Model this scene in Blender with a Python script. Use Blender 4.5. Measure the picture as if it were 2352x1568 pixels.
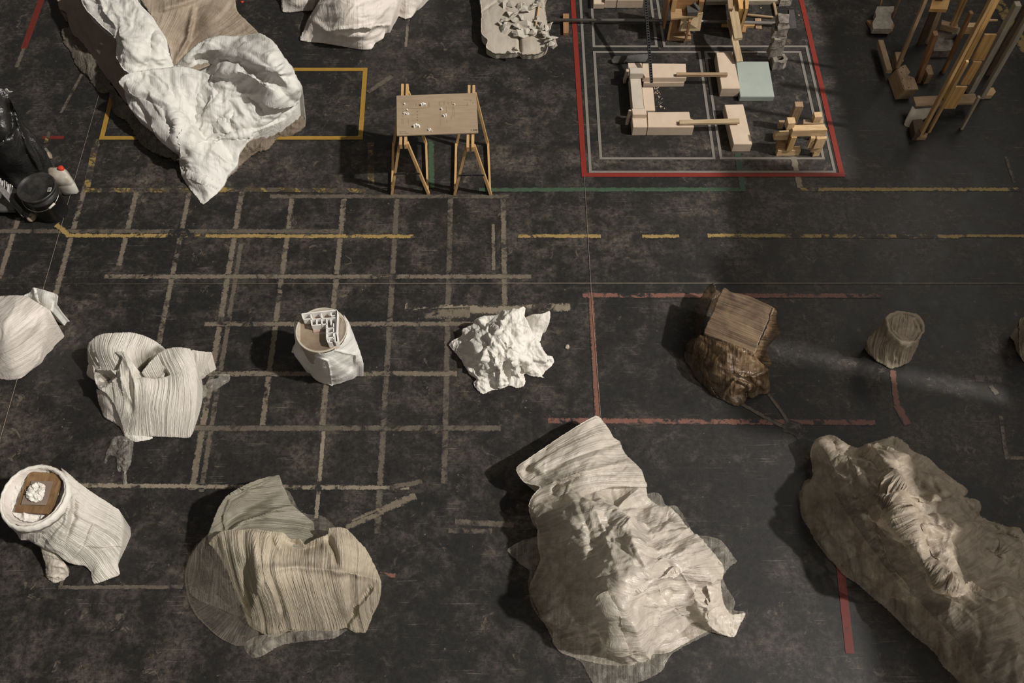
import bpy, bmesh, math, random
import numpy as np
from mathutils import Vector, Matrix, noise as mnoise
from mathutils.geometry import delaunay_2d_cdt
for o in list(bpy.data.objects): bpy.data.objects.remove(o)
SC = bpy.context.scene
COL = SC.collection

# ------------------------------------------------------------------ camera
H = 7.0; F = 2064.0; TH = math.radians(60.6)
CT, ST = math.cos(TH), math.sin(TH)
cam = bpy.data.cameras.new('camera'); camo = bpy.data.objects.new('camera', cam); COL.objects.link(camo)
cam.sensor_width = 36.0; cam.lens = F / 2352.0 * 36.0
camo.location = (0, 0, H); camo.rotation_euler = (math.pi/2 - TH, 0, 0)
cam.clip_end = 100
SC.camera = camo
# ------------------------------------------------------------------ light
w = bpy.data.worlds.new('world'); SC.world = w; w.use_nodes = True
bgn = w.node_tree.nodes['Background']; bgn.inputs[0].default_value = (1.0, .93, .82, 1); bgn.inputs[1].default_value = 0.10
def area(name, loc, target, sx, sy, power, color, spread=180):
    l = bpy.data.lights.new(name, 'AREA'); l.shape = 'RECTANGLE'; l.size = sx; l.size_y = sy
    l.energy = power; l.color = color; l.spread = math.radians(spread)
    o = bpy.data.objects.new(name, l); COL.objects.link(o); o.location = loc
    d = Vector(target) - Vector(loc); o.rotation_euler = d.to_track_quat('-Z', 'Y').to_euler()
    return o
SUN_AZ = math.radians(-13.8); SUN_EL = math.radians(47)   # low sun through the high windows of the right-hand wall
sl = bpy.data.lights.new('sun', 'SUN'); sl.energy = 3.3; sl.angle = math.radians(1.5); sl.color = (1.0, .955, .885)
so = bpy.data.objects.new('sun', sl); COL.objects.link(so)
so.rotation_euler = Vector((-math.cos(SUN_AZ)*math.cos(SUN_EL), -math.sin(SUN_AZ)*math.cos(SUN_EL), -math.sin(SUN_EL))).to_track_quat('-Z', 'Y').to_euler()
area('window_light', (6.95, 2.5, 6.6), (0.5, 3.5, 0.0), 8.0, 1.6, 135, (1.0, .95, .88))
area('back_fill_light', (6.95, 9.0, 5.4), (3.5, 6.5, 0.0), 3.0, 1.4, 75, (1.0, .93, .82))  # added fill to brighten the timber group, no known window
area('front_fill_light', (4.0, -5.0, 3.2), (0.5, 4.5, 0.0), 3.0, 1.5, 95, (1.0, .92, .82))  # added warm fill for the front faces, no known window
SC.view_settings.view_transform = 'Standard'; SC.view_settings.look = 'None'
SC.view_settings.gamma = 1; SC.view_settings.use_curve_mapping = False
SC.view_settings.exposure = 0.12

# ------------------------------------------------------------------ pixel <-> place
def P(px, py, z=0.0):
    a = (px - 1176.0); b = -(py - 784.0)
    dx, dy, dz = a, F*CT + b*ST, -F*ST + b*CT
    t = (H - z) / (-dz)
    return Vector((dx*t, dy*t, H + dz*t))
def PA(uv, z):
    a = uv[:,0] - 1176.0; b = 784.0 - uv[:,1]
    dy = F*CT + b*ST; dz = -F*ST + b*CT
    t = (H - z) / (-dz)
    return np.stack([a*t, dy*t, z], 1)
def G(py):
    b = -(py - 784.0); return (F*CT + b*ST) / (F*ST - b*CT)
def hz(ptop, pbot, zb=0.0):
    """height of a point seen at row ptop that stands over the spot seen at row pbot"""
    return H - (H - zb) * G(pbot) / G(ptop)

# ------------------------------------------------------------------ object helpers
def tag(o, label=None, cat=None, group=None, kind=None):
    if label: o['label'] = label
    if cat: o['category'] = cat
    if group: o['group'] = group
    if kind: o['kind'] = kind
    return o
def empty(name, loc, label, cat, group=None):
    o = bpy.data.objects.new(name, None); COL.objects.link(o); o.location = loc; o.empty_display_size = .1
    bpy.context.view_layer.update()
    return tag(o, label, cat, group)
def meshobj(name, verts, faces, mat, parent=None, smooth=False, uvs=None):
    me = bpy.data.meshes.new(name)
    off = Vector((0, 0, 0))
    V = [tuple(v) for v in verts]
    if parent is None:
        A = np.array(V); c = (A.min(0) + A.max(0)) / 2; c[2] = A[:,2].min(); off = Vector(c)
    else:
        off = parent_world(parent)
    V = [(v[0]-off.x, v[1]-off.y, v[2]-off.z) for v in V]
    me.from_pydata(V, [], faces); me.update()
    if uvs is not None:
        l = me.uv_layers.new(name='UVMap')
        vi = np.empty(len(me.loops), dtype=np.int32); me.loops.foreach_get('vertex_index', vi)
        l.data.foreach_set('uv', np.asarray(uvs, dtype=np.float32)[vi].ravel())
    me.materials.append(mat)
    if smooth: me.polygons.foreach_set('use_smooth', [True]*len(me.polygons))
    o = bpy.data.objects.new(name, me); COL.objects.link(o)
    if parent is not None: o.parent = parent
    else: o.location = off
    return o
def parent_world(p):
    v = Vector((0, 0, 0))
    while p is not None: v += Vector(p.location); p = p.parent
    return v
def fix(bm):
    bmesh.ops.recalc_face_normals(bm, faces=bm.faces)
def frombm(name, bm, mat, parent=None, smooth=False, bevel=0.0):
    fix(bm)
    if bevel:
        bmesh.ops.bevel(bm, geom=list(bm.edges), offset=bevel, segments=2, affect='EDGES', clamp_overlap=True)
    bm.verts.ensure_lookup_table(); bm.verts.index_update()
    v = [x.co.copy() for x in bm.verts]; f = [[q.index for q in fc.verts] for fc in bm.faces]
    bm.free()
    return meshobj(name, v, f, mat, parent, smooth)
def bm_prism(bm, top, bot):
    t = [bm.verts.new(v) for v in top]; b = [bm.verts.new(v) for v in bot]; n = len(t)
    bm.faces.new(t); bm.faces.new(list(reversed(b)))
    for i in range(n): bm.faces.new((t[i], b[i], b[(i+1) % n], t[(i+1) % n]))
def prism(name, pix, ztop, zbot, mat, parent=None, bevel=.004, shear=(0, 0), jag=0):
    """upright block whose top face is seen at the given pixels at height ztop"""
    top = [P(x, y, ztop) for x, y in pix]
    bot = [Vector((v.x+shear[0], v.y+shear[1], zbot)) for v in top]
    bm = bmesh.new(); bm_prism(bm, top, bot)
    return frombm(name, bm, mat, parent, bevel=bevel)
def bm_beam(bm, a, b, w, h, up=Vector((0, 0, 1)), roll=0):
    a, b = Vector(a), Vector(b); d = (b - a).normalized()
    if abs(d.dot(up)) > .95: up = Vector((0, 1, 0))
    s = d.cross(up).normalized(); u = s.cross(d).normalized()
    if roll:
        R = Matrix.Rotation(roll, 3, d); s = R @ s; u = R @ u
    c = [(-1,-1), (1,-1), (1,1), (-1,1)]
    A = [a + s*w/2*x + u*h/2*y for x, y in c]; B = [b + s*w/2*x + u*h/2*y for x, y in c]
    bm_prism(bm, A, B)
def beam(name, a, b, w, h, mat, parent=None, bevel=.003, roll=0):
    bm = bmesh.new(); bm_beam(bm, a, b, w, h, roll=roll)
    return frombm(name, bm, mat, parent, bevel=bevel)
def bm_tube(bm, pts, r, seg=8, closed=False):
    pts = [Vector(p) for p in pts]; rings = []
    n = len(pts); R = r if isinstance(r, (list, tuple)) else [r]*n
    prev = None
    for i, p in enumerate(pts):
        d = (pts[min(i+1, n-1)] - pts[max(i-1, 0)]).normalized()
        up = prev if prev is not None else (Vector((0,0,1)) if abs(d.z) < .9 else Vector((1,0,0)))
        s = d.cross(up).normalized(); u = s.cross(d).normalized(); prev = u
        rings.append([bm.verts.new(p + (s*math.cos(k*2*math.pi/seg) + u*math.sin(k*2*math.pi/seg))*R[i]) for k in range(seg)])
    for a, b in zip(rings, rings[1:]):
        for k in range(seg): bm.faces.new((a[k], a[(k+1) % seg], b[(k+1) % seg], b[k]))
    bm.faces.new(rings[0]); bm.faces.new(list(reversed(rings[-1])))
def tube(name, pts, r, mat, parent=None, seg=8):
    bm = bmesh.new(); bm_tube(bm, pts, r, seg)
    return frombm(name, bm, mat, parent, smooth=True)
def lathe(name, c, prof, mat, parent=None, seg=48, wob=None, smooth=True, sx=1, sy=1, axis=(0,0), caps=True):
    """prof: [(radius, z)] about c; wob(ang, z) scales radius; axis leans (dx,dy per m)"""
    bm = bmesh.new(); rings = []
    for r, z in prof:
        ring = []
        for k in range(seg):
            a = 2*math.pi*k/seg; q = r*(wob(a, z) if wob else 1)
            ring.append(bm.verts.new((c[0]+axis[0]*z+math.cos(a)*q*sx, c[1]+axis[1]*z+math.sin(a)*q*sy, c[2]+z)))
        rings.append(ring)
    for a, b in zip(rings, rings[1:]):
        for k in range(seg): bm.faces.new((a[k], a[(k+1) % seg], b[(k+1) % seg], b[k]))
    if caps: bm.faces.new(rings[0]); bm.faces.new(rings[-1])
    return frombm(name, bm, mat, parent, smooth=smooth)

# ------------------------------------------------------------------ fields for cloth
def smoothn(uv, scale, seed):
    """smooth value noise, numpy, -1..1"""
    rs = np.random.RandomState(seed); T = rs.rand(64, 64)*2 - 1
    p = uv/scale + 1000.37; i = np.floor(p).astype(int); f = p - i; f = f*f*(3 - 2*f)
    x0, y0 = i[:,0] % 64, i[:,1] % 64; x1, y1 = (x0+1) % 64, (y0+1) % 64
    return (T[x0,y0]*(1-f[:,0]) + T[x1,y0]*f[:,0])*(1-f[:,1]) + (T[x0,y1]*(1-f[:,0]) + T[x1,y1]*f[:,0])*f[:,1]
def crumple(uv, scale, seed, n, rng, amp=1.0, ang=None, spread=math.pi):
    """sum of local creases: each a straight ridge that fades out"""
    rs = np.random.RandomState(seed); lo = uv.min(0); hi = uv.max(0); out = np.zeros(len(uv))
    w = uv + np.stack([smoothn(uv, scale*.8, seed+1), smoothn(uv, scale*.8, seed+2)], 1)*scale*.22
    for k in range(n):
        c = lo + rs.rand(2)*(hi - lo); th = (ang if ang is not None else 0) + (rs.rand() - .5)*spread
        d = (w[:,0]-c[0])*(-math.sin(th)) + (w[:,1]-c[1])*math.cos(th)
        t = (w[:,0]-c[0])*math.cos(th) + (w[:,1]-c[1])*math.sin(th)
        wd = rng*(.35 + .5*rs.rand()); ln = rng*(.9 + 1.3*rs.rand()); s = 1 if rs.rand() < .6 else -.8
        rise = np.abs(d)/wd; asym = np.where(d > 0, 1.0, .45 + .4*rs.rand())
        out += s*np.maximum(0, 1 - rise*asym)**1.5*np.exp(-(t/ln)**2)*(.4 + .6*rs.rand())
    return out*amp
def crease_lines(uv, seed, n, wd, ln, amp, ang=0.0, spread=math.pi):
    """thin long sharp creases"""
    rs = np.random.RandomState(seed); lo = uv.min(0); hi = uv.max(0); out = np.zeros(len(uv))
    w = uv + np.stack([smoothn(uv, ln*.9, seed+1), smoothn(uv, ln*.9, seed+2)], 1)*ln*.16
    for k in range(n):
        c = lo + rs.rand(2)*(hi - lo); th = ang + (rs.rand() - .5)*spread; L = ln*(.5+rs.rand()); W = wd*(.6+.8*rs.rand())
        s = (1 if rs.rand() < .65 else -1)*(.4+.6*rs.rand()); a0 = .3 + .5*rs.rand()
        m = (np.abs(uv[:,0]-c[0]) < 2*L) & (np.abs(uv[:,1]-c[1]) < 2*L)
        if not m.any(): continue
        q = w[m]; d = (q[:,0]-c[0])*(-math.sin(th)) + (q[:,1]-c[1])*math.cos(th); t = (q[:,0]-c[0])*math.cos(th) + (q[:,1]-c[1])*math.sin(th)
        asym = np.where(d > 0, 1.0, a0)
        out[m] += s*np.maximum(0, 1 - np.abs(d)/W*asym)*np.maximum(0, 1-(t/L)**2)
    return out*amp
def facets(uv, scale, seed, ang=0.0, stretch=1.0, warp=.45):
    """piecewise flat crumple: linear patches between random heights, like creased paper"""
    w = uv + np.stack([smoothn(uv, scale*1.3, seed+1), smoothn(uv, scale*1.3, seed+2)], 1)*scale*warp
    w = w + np.stack([smoothn(uv, scale*3.1, seed+5), smoothn(uv, scale*3.1, seed+6)], 1)*scale*.8
    c, s = math.cos(ang), math.sin(ang); p = np.stack([(w[:,0]*c + w[:,1]*s)/stretch, -w[:,0]*s + w[:,1]*c], 1)/scale + 500.3
    sk = (p[:,0]+p[:,1])*.3660254; i = np.floor(p[:,0]+sk).astype(int); j = np.floor(p[:,1]+sk).astype(int)
    t = (i+j)*.21132487; x0 = p[:,0]-(i-t); y0 = p[:,1]-(j-t)
    rs = np.random.RandomState(seed); Tb = rs.rand(97, 97)*2 - 1
    # barycentric in the skewed cell
    fx = p[:,0]+sk-i; fy = p[:,1]+sk-j; up = fx > fy
    v0 = Tb[i % 97, j % 97]; v3 = Tb[(i+1) % 97, (j+1) % 97]; vA = Tb[(i+1) % 97, j % 97]; vB = Tb[i % 97, (j+1) % 97]
    return np.where(up, v0 + (vA-v0)*fx + (v3-vA)*fy, v0 + (vB-v0)*fy + (v3-vB)*fx)
def prof1d(x, seed, oct=3):
    rs = np.random.RandomState(seed); T = rs.rand(512)*2 - 1; out = np.zeros_like(x); a = 1.0; f = 1.0; tot = 0
    for k in range(oct):
        p = x*f + 77.7*(k+1); i = np.floor(p).astype(int); g = p - i; g = g*g*(3-2*g)
        out += a*(T[i % 512]*(1-g) + T[(i+1) % 512]*g); tot += a; a *= .6; f *= 2.1
    return out/tot
def tps(ctrl, vals, q, lam=1e-3):
    """thin plate interpolation in pixel space"""
    s = 100.0; C = ctrl/s; Q = q/s; n = len(C)
    def ker(A, B):
        r2 = ((A[:,None,:]-B[None,:,:])**2).sum(2); return .5*r2*np.log(r2 + 1e-9)
    K = ker(C, C) + lam*np.eye(n); Pm = np.hstack([np.ones((n,1)), C])
    M = np.block([[K, Pm], [Pm.T, np.zeros((3,3))]]); rhs = np.concatenate([vals, np.zeros(3)])
    sol = np.linalg.lstsq(M, rhs, rcond=None)[0]
    out = np.empty(len(Q))
    for i in range(0, len(Q), 4000):
        q_ = Q[i:i+4000]; out[i:i+4000] = ker(q_, C)@sol[:n] + sol[n] + q_@sol[n+1:]
    return out
def densify(poly, step, jit, seed, closed=True):
    rs = np.random.RandomState(seed); out = []; n = len(poly); A = np.array([[*p, 0][:3] for p in poly], float)
    # catmull-rom rounded outline
    m = n if closed else n-1
    for i in range(m):
        p0, p1, p2, p3 = A[(i-1) % n] if closed or i > 0 else A[i], A[i], A[(i+1) % n], A[(i+2) % n] if closed or i+2 < n else A[(i+1) % n]
        L = np.linalg.norm((p2-p1)[:2]); k = max(1, int(L/step))
        for j in range(k):
            t = j/k
            c = .5*((2*p1) + (-p0+p2)*t + (2*p0-5*p1+4*p2-p3)*t*t + (-p0+3*p1-3*p2+p3)*t**3)
            l = p1*(1-t) + p2*t; c = .6*c + .4*l; c[2] = l[2]
            if jit and j > 0: c[:2] += (rs.rand(2)-.5)*2*jit*(.4+.6*abs(math.sin(j*.9+i)))
            out.append(c)
    return np.array(out)
def segdist(uv, pts):
    best = np.full(len(uv), 1e9); L = 0; tt = np.zeros(len(uv)); pts = np.array(pts, float)
    tot = sum(np.linalg.norm(b[:2]-a[:2]) for a, b in zip(pts, pts[1:]))
    for a, b in zip(pts, pts[1:]):
        ab = b[:2]-a[:2]; l2 = (ab**2).sum() + 1e-9
        t = np.clip(((uv-a[:2])@ab)/l2, 0, 1); d = np.linalg.norm(uv - (a[:2] + t[:,None]*ab), axis=1)
        m = d < best; best[m] = d[m]; tt[m] = (L + t[m]*math.sqrt(l2))/tot; L += math.sqrt(l2)
    return best, tt
def sheet(name, outline, inner, mat, parent=None, step=4.0, jit=1.2, seed=1, strokes=(), folds=(), pleats=(), wfield=None,
          fac=(), creases=(), sfield=None, skirt=True, tuck=.10, thick=0.0, lam=2e-3, minz=.004, holes=()):
    """cloth / paper surface.  outline, inner: (px, py, height) points where the real surface lies; strokes: (points, amp, width)
    ridge lines; folds: (scale, count, range, amp, angle, spread) crease families; pleats: (freq, amp); wfield: (px,py,w)
    points whose isolines are the pleat lines.  The rim is carried down to the floor."""
    bd = densify(outline, step*1.1, jit, seed)
    nb = len(bd); uvb = bd[:,:2]
    ctrl = np.array([[*p] for p in outline] + [[*p] for p in inner], float)
    ex = densify(outline, 40, 0, seed); ctrl = np.vstack([ctrl, ex])
    _, ix = np.unique(np.round(ctrl[:,:2]), axis=0, return_index=True); ctrl = ctrl[ix]
    lo = uvb.min(0); hi = uvb.max(0); rs = np.random.RandomState(seed+5)
    gx, gy = np.meshgrid(np.arange(lo[0], hi[0], step), np.arange(lo[1], hi[1], step*.9)); gx = gx + (np.arange(gx.shape[0]) % 2)[:,None]*step*.5
    g = np.stack([gx.ravel(), gy.ravel()], 1); g += (rs.rand(*g.shape)-.5)*step*.3
    # inside test
    x, y = g[:,0], g[:,1]; ins = np.zeros(len(g), bool)
    for i in range(nb):
        x1, y1 = uvb[i]; x2, y2 = uvb[(i+1) % nb]
        c = ((y1 > y) != (y2 > y)); 
        if y1 != y2: ins ^= c & (x < (x2-x1)*(y-y1)/(y2-y1) + x1)
    g = g[ins]
    dmin = np.full(len(g), 1e9)
    for i in range(0, nb, 1): dmin = np.minimum(dmin, (g[:,0]-uvb[i,0])**2 + (g[:,1]-uvb[i,1])**2)
    g = g[dmin > (step*.55)**2]
    pts = np.vstack([uvb, g])
    res = delaunay_2d_cdt([Vector(p) for p in pts], [(i, (i+1) % nb) for i in range(nb)], [], 1, 1e-5, True)
    V2 = np.array([[v.x, v.y] for v in res[0]]); faces = [list(f) for f in res[2]]; orig = res[3]
    faces = [f for f in faces if len(f) == 3]; fa_ = np.array(faces); ce = V2[fa_].mean(1); cx, cyy = ce[:,0], ce[:,1]; keep = np.zeros(len(ce), bool)
    for i in range(nb):
        x1, y1 = uvb[i]; x2, y2 = uvb[(i+1) % nb]
        if y1 != y2: keep ^= ((y1 > cyy) != (y2 > cyy)) & (cx < (x2-x1)*(cyy-y1)/(y2-y1) + x1)
    faces = [f for f, k_ in zip(faces, keep) if k_]
    isb = {}
    for vi, o in enumerate(orig):
        for q in o:
            if q < nb: isb[q] = vi
    uv = V2
    z = tps(ctrl[:,:2], ctrl[:,2], uv, lam)
    # distance from rim for fading detail
    ed = np.full(len(uv), 1e9)
    for i in range(0, nb, 2): ed = np.minimum(ed, (uv[:,0]-uvb[i,0])**2 + (uv[:,1]-uvb[i,1])**2)
    ed = np.sqrt(ed); fade = np.clip(ed/(step*4), .25, 1)
    for st in strokes:
        ptsS, amp, wd = st[:3]; d, t = segdist(uv, ptsS); q = d/wd
        prof = np.exp(-q*q) if len(st) < 4 else np.maximum(0, 1-q)**1.3
        z = z + amp*prof*np.clip(4*t*(1-t)+.35, 0, 1)
    z = np.maximum(z, minz)
    co = PA(uv, z)
    # normals
    def normals(co):
        N = np.zeros_like(co); f = np.array(faces); a, b, c = co[f[:,0]], co[f[:,1]], co[f[:,2]]; n = np.cross(b-a, c-a)
        for k in range(3): np.add.at(N, f[:,k], n)
        N /= np.linalg.norm(N, axis=1)[:,None] + 1e-12
        view = np.array([0,0,H]) - co; s = np.sign((N*view).sum(1)); return N*s[:,None]
    N = normals(co)
    for k in range(2):   # a softened normal keeps displaced folds from tearing
        pass
    dsp = np.zeros(len(uv))
    for k, fo in enumerate(folds):
        sc, cnt, rng, amp = fo[:4]; ang = fo[4] if len(fo) > 4 else None; sp = fo[5] if len(fo) > 5 else math.pi
        dsp += crumple(uv, sc, seed*31 + k*7, cnt, rng, amp, ang, sp)
    for k, cl in enumerate(creases):
        dsp += crease_lines(uv, seed*17+k*3, *cl)
    for k, fc_ in enumerate(fac):
        dsp += fc_[1]*facets(uv, fc_[0], seed*13 + k*5, *(fc_[2:]))
    if wfield is not None:
        wf = np.array(wfield, float); wv = tps(wf[:,:2], wf[:,2], uv, 1e-3)
        wv = wv + .05*smoothn(uv, 60, seed+9)
        for k, (fr, amp) in enumerate(pleats):
            q = prof1d(wv*fr, seed+20+k, 2); dsp += amp*q*(.65+.35*smoothn(uv, 45, seed+k+40))
        UV = np.stack([wv, uv[:,0]*.37/100 + uv[:,1]/100], 1)
    else:
        UV = uv/100.0
    co = co + N*(dsp*fade)[:,None]
    co[:,2] = np.maximum(co[:,2], minz)
    n0 = len(co); verts = co.tolist(); uvl = UV.tolist()
    # orient faces up towards viewer
    F3 = []
    fa = np.array(faces); a, b, c = co[fa[:,0]], co[fa[:,1]], co[fa[:,2]]; nn = np.cross(b-a, c-a); vw = np.array([0,0,H]) - a
    flip = (nn*vw).sum(1) < 0
    for f, fl in zip(faces, flip): F3.append([f[0], f[2], f[1]] if fl else f)
    if skirt:
        ring = [isb[i] for i in range(nb) if i in isb]; cen = co[ring].mean(0)
        prev = ring; nr = len(ring); levels = 3
        for lv in range(1, levels+1):
            cur = []
            for r in ring:
                v = co[r]; tq = lv/levels; zz = v[2]*(1-tq); d = cen - v; d[2] = 0; L = np.linalg.norm(d) + 1e-6
                sh = min(.5*L, tuck*v[2]*tq + .004*lv)
                cur.append(len(verts)); verts.append([v[0]+d[0]/L*sh, v[1]+d[1]/L*sh, max(zz, 0.001)]); uvl.append([UV[r][0], UV[r][1]+tq*.1])
            for i in range(nr):
                j = (i+1) % nr; F3.append([prev[i], prev[j], cur[j], cur[i]])
            prev = cur
    o = meshobj(name, verts, F3, mat, parent, smooth=True, uvs=uvl)
    if sfield is not None:
        sf = np.array(sfield, float); sv = np.clip(tps(sf[:,:2], sf[:,2], np.vstack([uv, uv[[r for r in ring]].repeat(levels, 0)]) if False else uv, 1e-2), 0, .92)
        full = np.zeros(len(verts), dtype=np.float32); full[:n0] = sv
        if skirt:
            full[n0:] = np.tile(sv[ring], levels)
        at = o.data.attributes.new('sheer', 'FLOAT', 'POINT'); at.data.foreach_set('value', full)
    if thick:
        md = o.modifiers.new('thickness', 'SOLIDIFY'); md.thickness = thick; md.offset = -1
    return o

# ------------------------------------------------------------------ materials
def new_mat(name):
    m = bpy.data.materials.new(name); m.use_nodes = True; nt = m.node_tree; nt.nodes.clear(); return m, nt
class N_:
    def __init__(s, nt): s.nt = nt
    def n(s, t, **k):
        x = s.nt.nodes.new(t)
        for a, v in k.items():
            if a.startswith('_'): x.inputs[int(a[1:])].default_value = v
            else: setattr(x, a, v)
        return x
    def l(s, a, b): s.nt.links.new(a, b)
    def mix(s, fac, a, b, t='RGBA', bt='MIX'):
        x = s.nt.nodes.new('ShaderNodeMix'); x.data_type = t; x.blend_type = bt
        ia, ib, out = (6, 7, 2) if t == 'RGBA' else (2, 3, 0)
        for i, v in ((0, fac), (ia, a), (ib, b)):
            if hasattr(v, 'links'): s.l(v, x.inputs[i])
            elif t == 'RGBA' and i: x.inputs[i].default_value = (*v, 1) if len(v) == 3 else v
            else: x.inputs[i].default_value = v
        return x.outputs[out]
    def noise(s, vec, scale, detail=4, rough=.55, dist=0):
        x = s.n('ShaderNodeTexNoise'); x.inputs['Scale'].default_value = scale; x.inputs['Detail'].default_value = detail
        x.inputs['Roughness'].default_value = rough; x.inputs['Distortion'].default_value = dist
        s.l(vec, x.inputs['Vector']); return x.outputs[0]
    def ramp(s, v, a, b, c0=0., c1=1.):
        x = s.n('ShaderNodeMapRange'); s.l(v, x.inputs[0]); x.inputs[1].default_value = a; x.inputs[2].default_value = b
        x.inputs[3].default_value = c0; x.inputs[4].default_value = c1; return x.outputs[0]
    def math(s, op, a, b=0.):
        x = s.n('ShaderNodeMath', operation=op)
        for i, v in ((0, a), (1, b)):
            if hasattr(v, 'links'): s.l(v, x.inputs[i])
            else: x.inputs[i].default_value = v
        return x.outputs[0]
    def mapping(s, vec, scale=(1,1,1), rot=(0,0,0), loc=(0,0,0)):
        x = s.n('ShaderNodeMapping'); s.l(vec, x.inputs[0]); x.inputs['Scale'].default_value = scale
        x.inputs['Rotation'].default_value = rot; x.inputs['Location'].default_value = loc; return x.outputs[0]
    def bump(s, h, strength, dist=.01):
        x = s.n('ShaderNodeBump'); s.l(h, x.inputs['Height']); x.inputs['Strength'].default_value = strength
        x.inputs['Distance'].default_value = dist; return x.outputs[0]
def principled(k, col, rough=.6, normal=None, spec=.5, metal=0., **kw):
    b = k.n('ShaderNodeBsdfPrincipled')
    if hasattr(col, 'links'): k.l(col, b.inputs['Base Color'])
    else: b.inputs['Base Color'].default_value = (*col, 1)
    if hasattr(rough, 'links'): k.l(rough, b.inputs['Roughness'])
    else: b.inputs['Roughness'].default_value = rough
    b.inputs['Specular IOR Level'].default_value = spec; b.inputs['Metallic'].default_value = metal
    if normal is not None: k.l(normal, b.inputs['Normal'])
    return b.outputs[0]
def out(k, sh):
    o = k.n('ShaderNodeOutputMaterial'); k.l(sh, o.inputs[0])

FLOOR_WEAR_LIGHT = [(P(x, y).x, P(x, y).y, rx, ry, a) for x, y, rx, ry, a in ((150, 725, .55, .35, .8), (1120, 725, 1.0, .35, .8), (730, 1010, 1.1, .6, .45),
    (1300, 370, 3.4, .22, .7), (470, 390, 1.6, .3, .6), (1250, 270, .6, .4, .4), (1750, 480, 2.4, .35, .45), (1500, 560, 2.0, .4, .3), (1000, 560, 1.6, .5, .35), (1500, 1020, 1.0, .3, .3), (2150, 1010, .5, .3, .3), (1240, 800, .7, .6, .4))]  # the long thin first spot here is a light stripe put into the colour
def floor_nodes(k):
    geo = k.n('ShaderNodeNewGeometry').outputs['Position']
    big = k.noise(geo, .55, 5, .6, .4)
    mid = k.noise(geo, 3.4, 12, .74, .25)
    fine = k.noise(geo, 21, 9, .78, .2)
    tiny = k.noise(geo, 70, 4, .7)
    base = k.mix(k.ramp(fine, .35, .7), (.0085, .0082, .0080), (.023, .0215, .0205))
    # worn brown-grey areas
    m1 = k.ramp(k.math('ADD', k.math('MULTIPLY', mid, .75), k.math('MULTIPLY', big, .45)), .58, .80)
    # worn patches, plus a stripe of light painted in as paler floor
    wear_light = None
    for (cx, cy, rx, ry, am) in FLOOR_WEAR_LIGHT:
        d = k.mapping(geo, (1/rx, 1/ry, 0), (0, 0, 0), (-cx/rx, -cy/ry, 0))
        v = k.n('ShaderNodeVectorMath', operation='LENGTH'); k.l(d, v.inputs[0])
        g = k.ramp(v.outputs['Value'], 0, 1, am, 0); wear_light = g if wear_light is None else k.math('ADD', wear_light, g)
    m1 = k.math('ADD', m1, k.math('MULTIPLY', wear_light, k.ramp(mid, .35, .6)))
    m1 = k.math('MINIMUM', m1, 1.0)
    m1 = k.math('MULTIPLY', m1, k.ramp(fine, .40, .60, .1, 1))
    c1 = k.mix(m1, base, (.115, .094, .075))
    # small chips where paint came off
    ch = k.noise(geo, 6.5, 10, .78, .9)
    chips = k.math('MULTIPLY', k.ramp(ch, .60, .625), k.ramp(big, .40, .56))
    c2 = k.mix(k.math('MULTIPLY', chips, .6), c1, (.15, .122, .095))
    # long directional scuffs
    sc = k.noise(k.mapping(geo, (2.0, 15, 1), (0, 0, .25)), 2.2, 5, .62, .2)
    c3 = k.mix(k.math('MULTIPLY', k.ramp(sc, .62, .74), .16), c2, (.10, .082, .067))
    # hair scratches
    for i, (a, s) in enumerate(((.7, 40), (2.1, 55), (1.45, 34), (2.7, 46))):
        q = k.noise(k.mapping(geo, (1.3, s, 1), (0, 0, a), (i*3, 0, 0)), 2.0, 2, .4, .25)
        c3 = k.mix(k.math('MULTIPLY', k.math('MULTIPLY', k.ramp(q, .70, .735), k.ramp(mid, .45, .6)), .5), c3, (.17, .15, .13))
    # specks
    vo = k.n('ShaderNodeTexVoronoi'); k.l(geo, vo.inputs['Vector']); vo.inputs['Scale'].default_value = 16
    vr = k.n('ShaderNodeTexVoronoi'); k.l(geo, vr.inputs['Vector']); vr.inputs['Scale'].default_value = 16
    sep = k.n('ShaderNodeSeparateColor'); k.l(vr.outputs['Color'], sep.inputs[0])
    sp = k.math('MULTIPLY', k.math('LESS_THAN', vo.outputs['Distance'], k.ramp(sep.outputs[1], 0, 1, .03, .13)), k.math('GREATER_THAN', sep.outputs[0], .80))
    c4 = k.mix(k.math('MULTIPLY', sp, k.ramp(fine, .45, .6)), c3, (.15, .13, .11))
    rough = k.ramp(mid, .3, .7, .42, .62)
    hgt = k.math('ADD', k.math('MULTIPLY', fine, .6), k.math('MULTIPLY', tiny, .35))
    nrm = k.bump(hgt, .22, .006)
    return c4, rough, nrm, geo, mid, fine, tiny
def make_floor():
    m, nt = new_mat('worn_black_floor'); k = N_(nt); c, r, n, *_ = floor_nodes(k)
    out(k, principled(k, c, r, n, spec=.38)); return m
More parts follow.
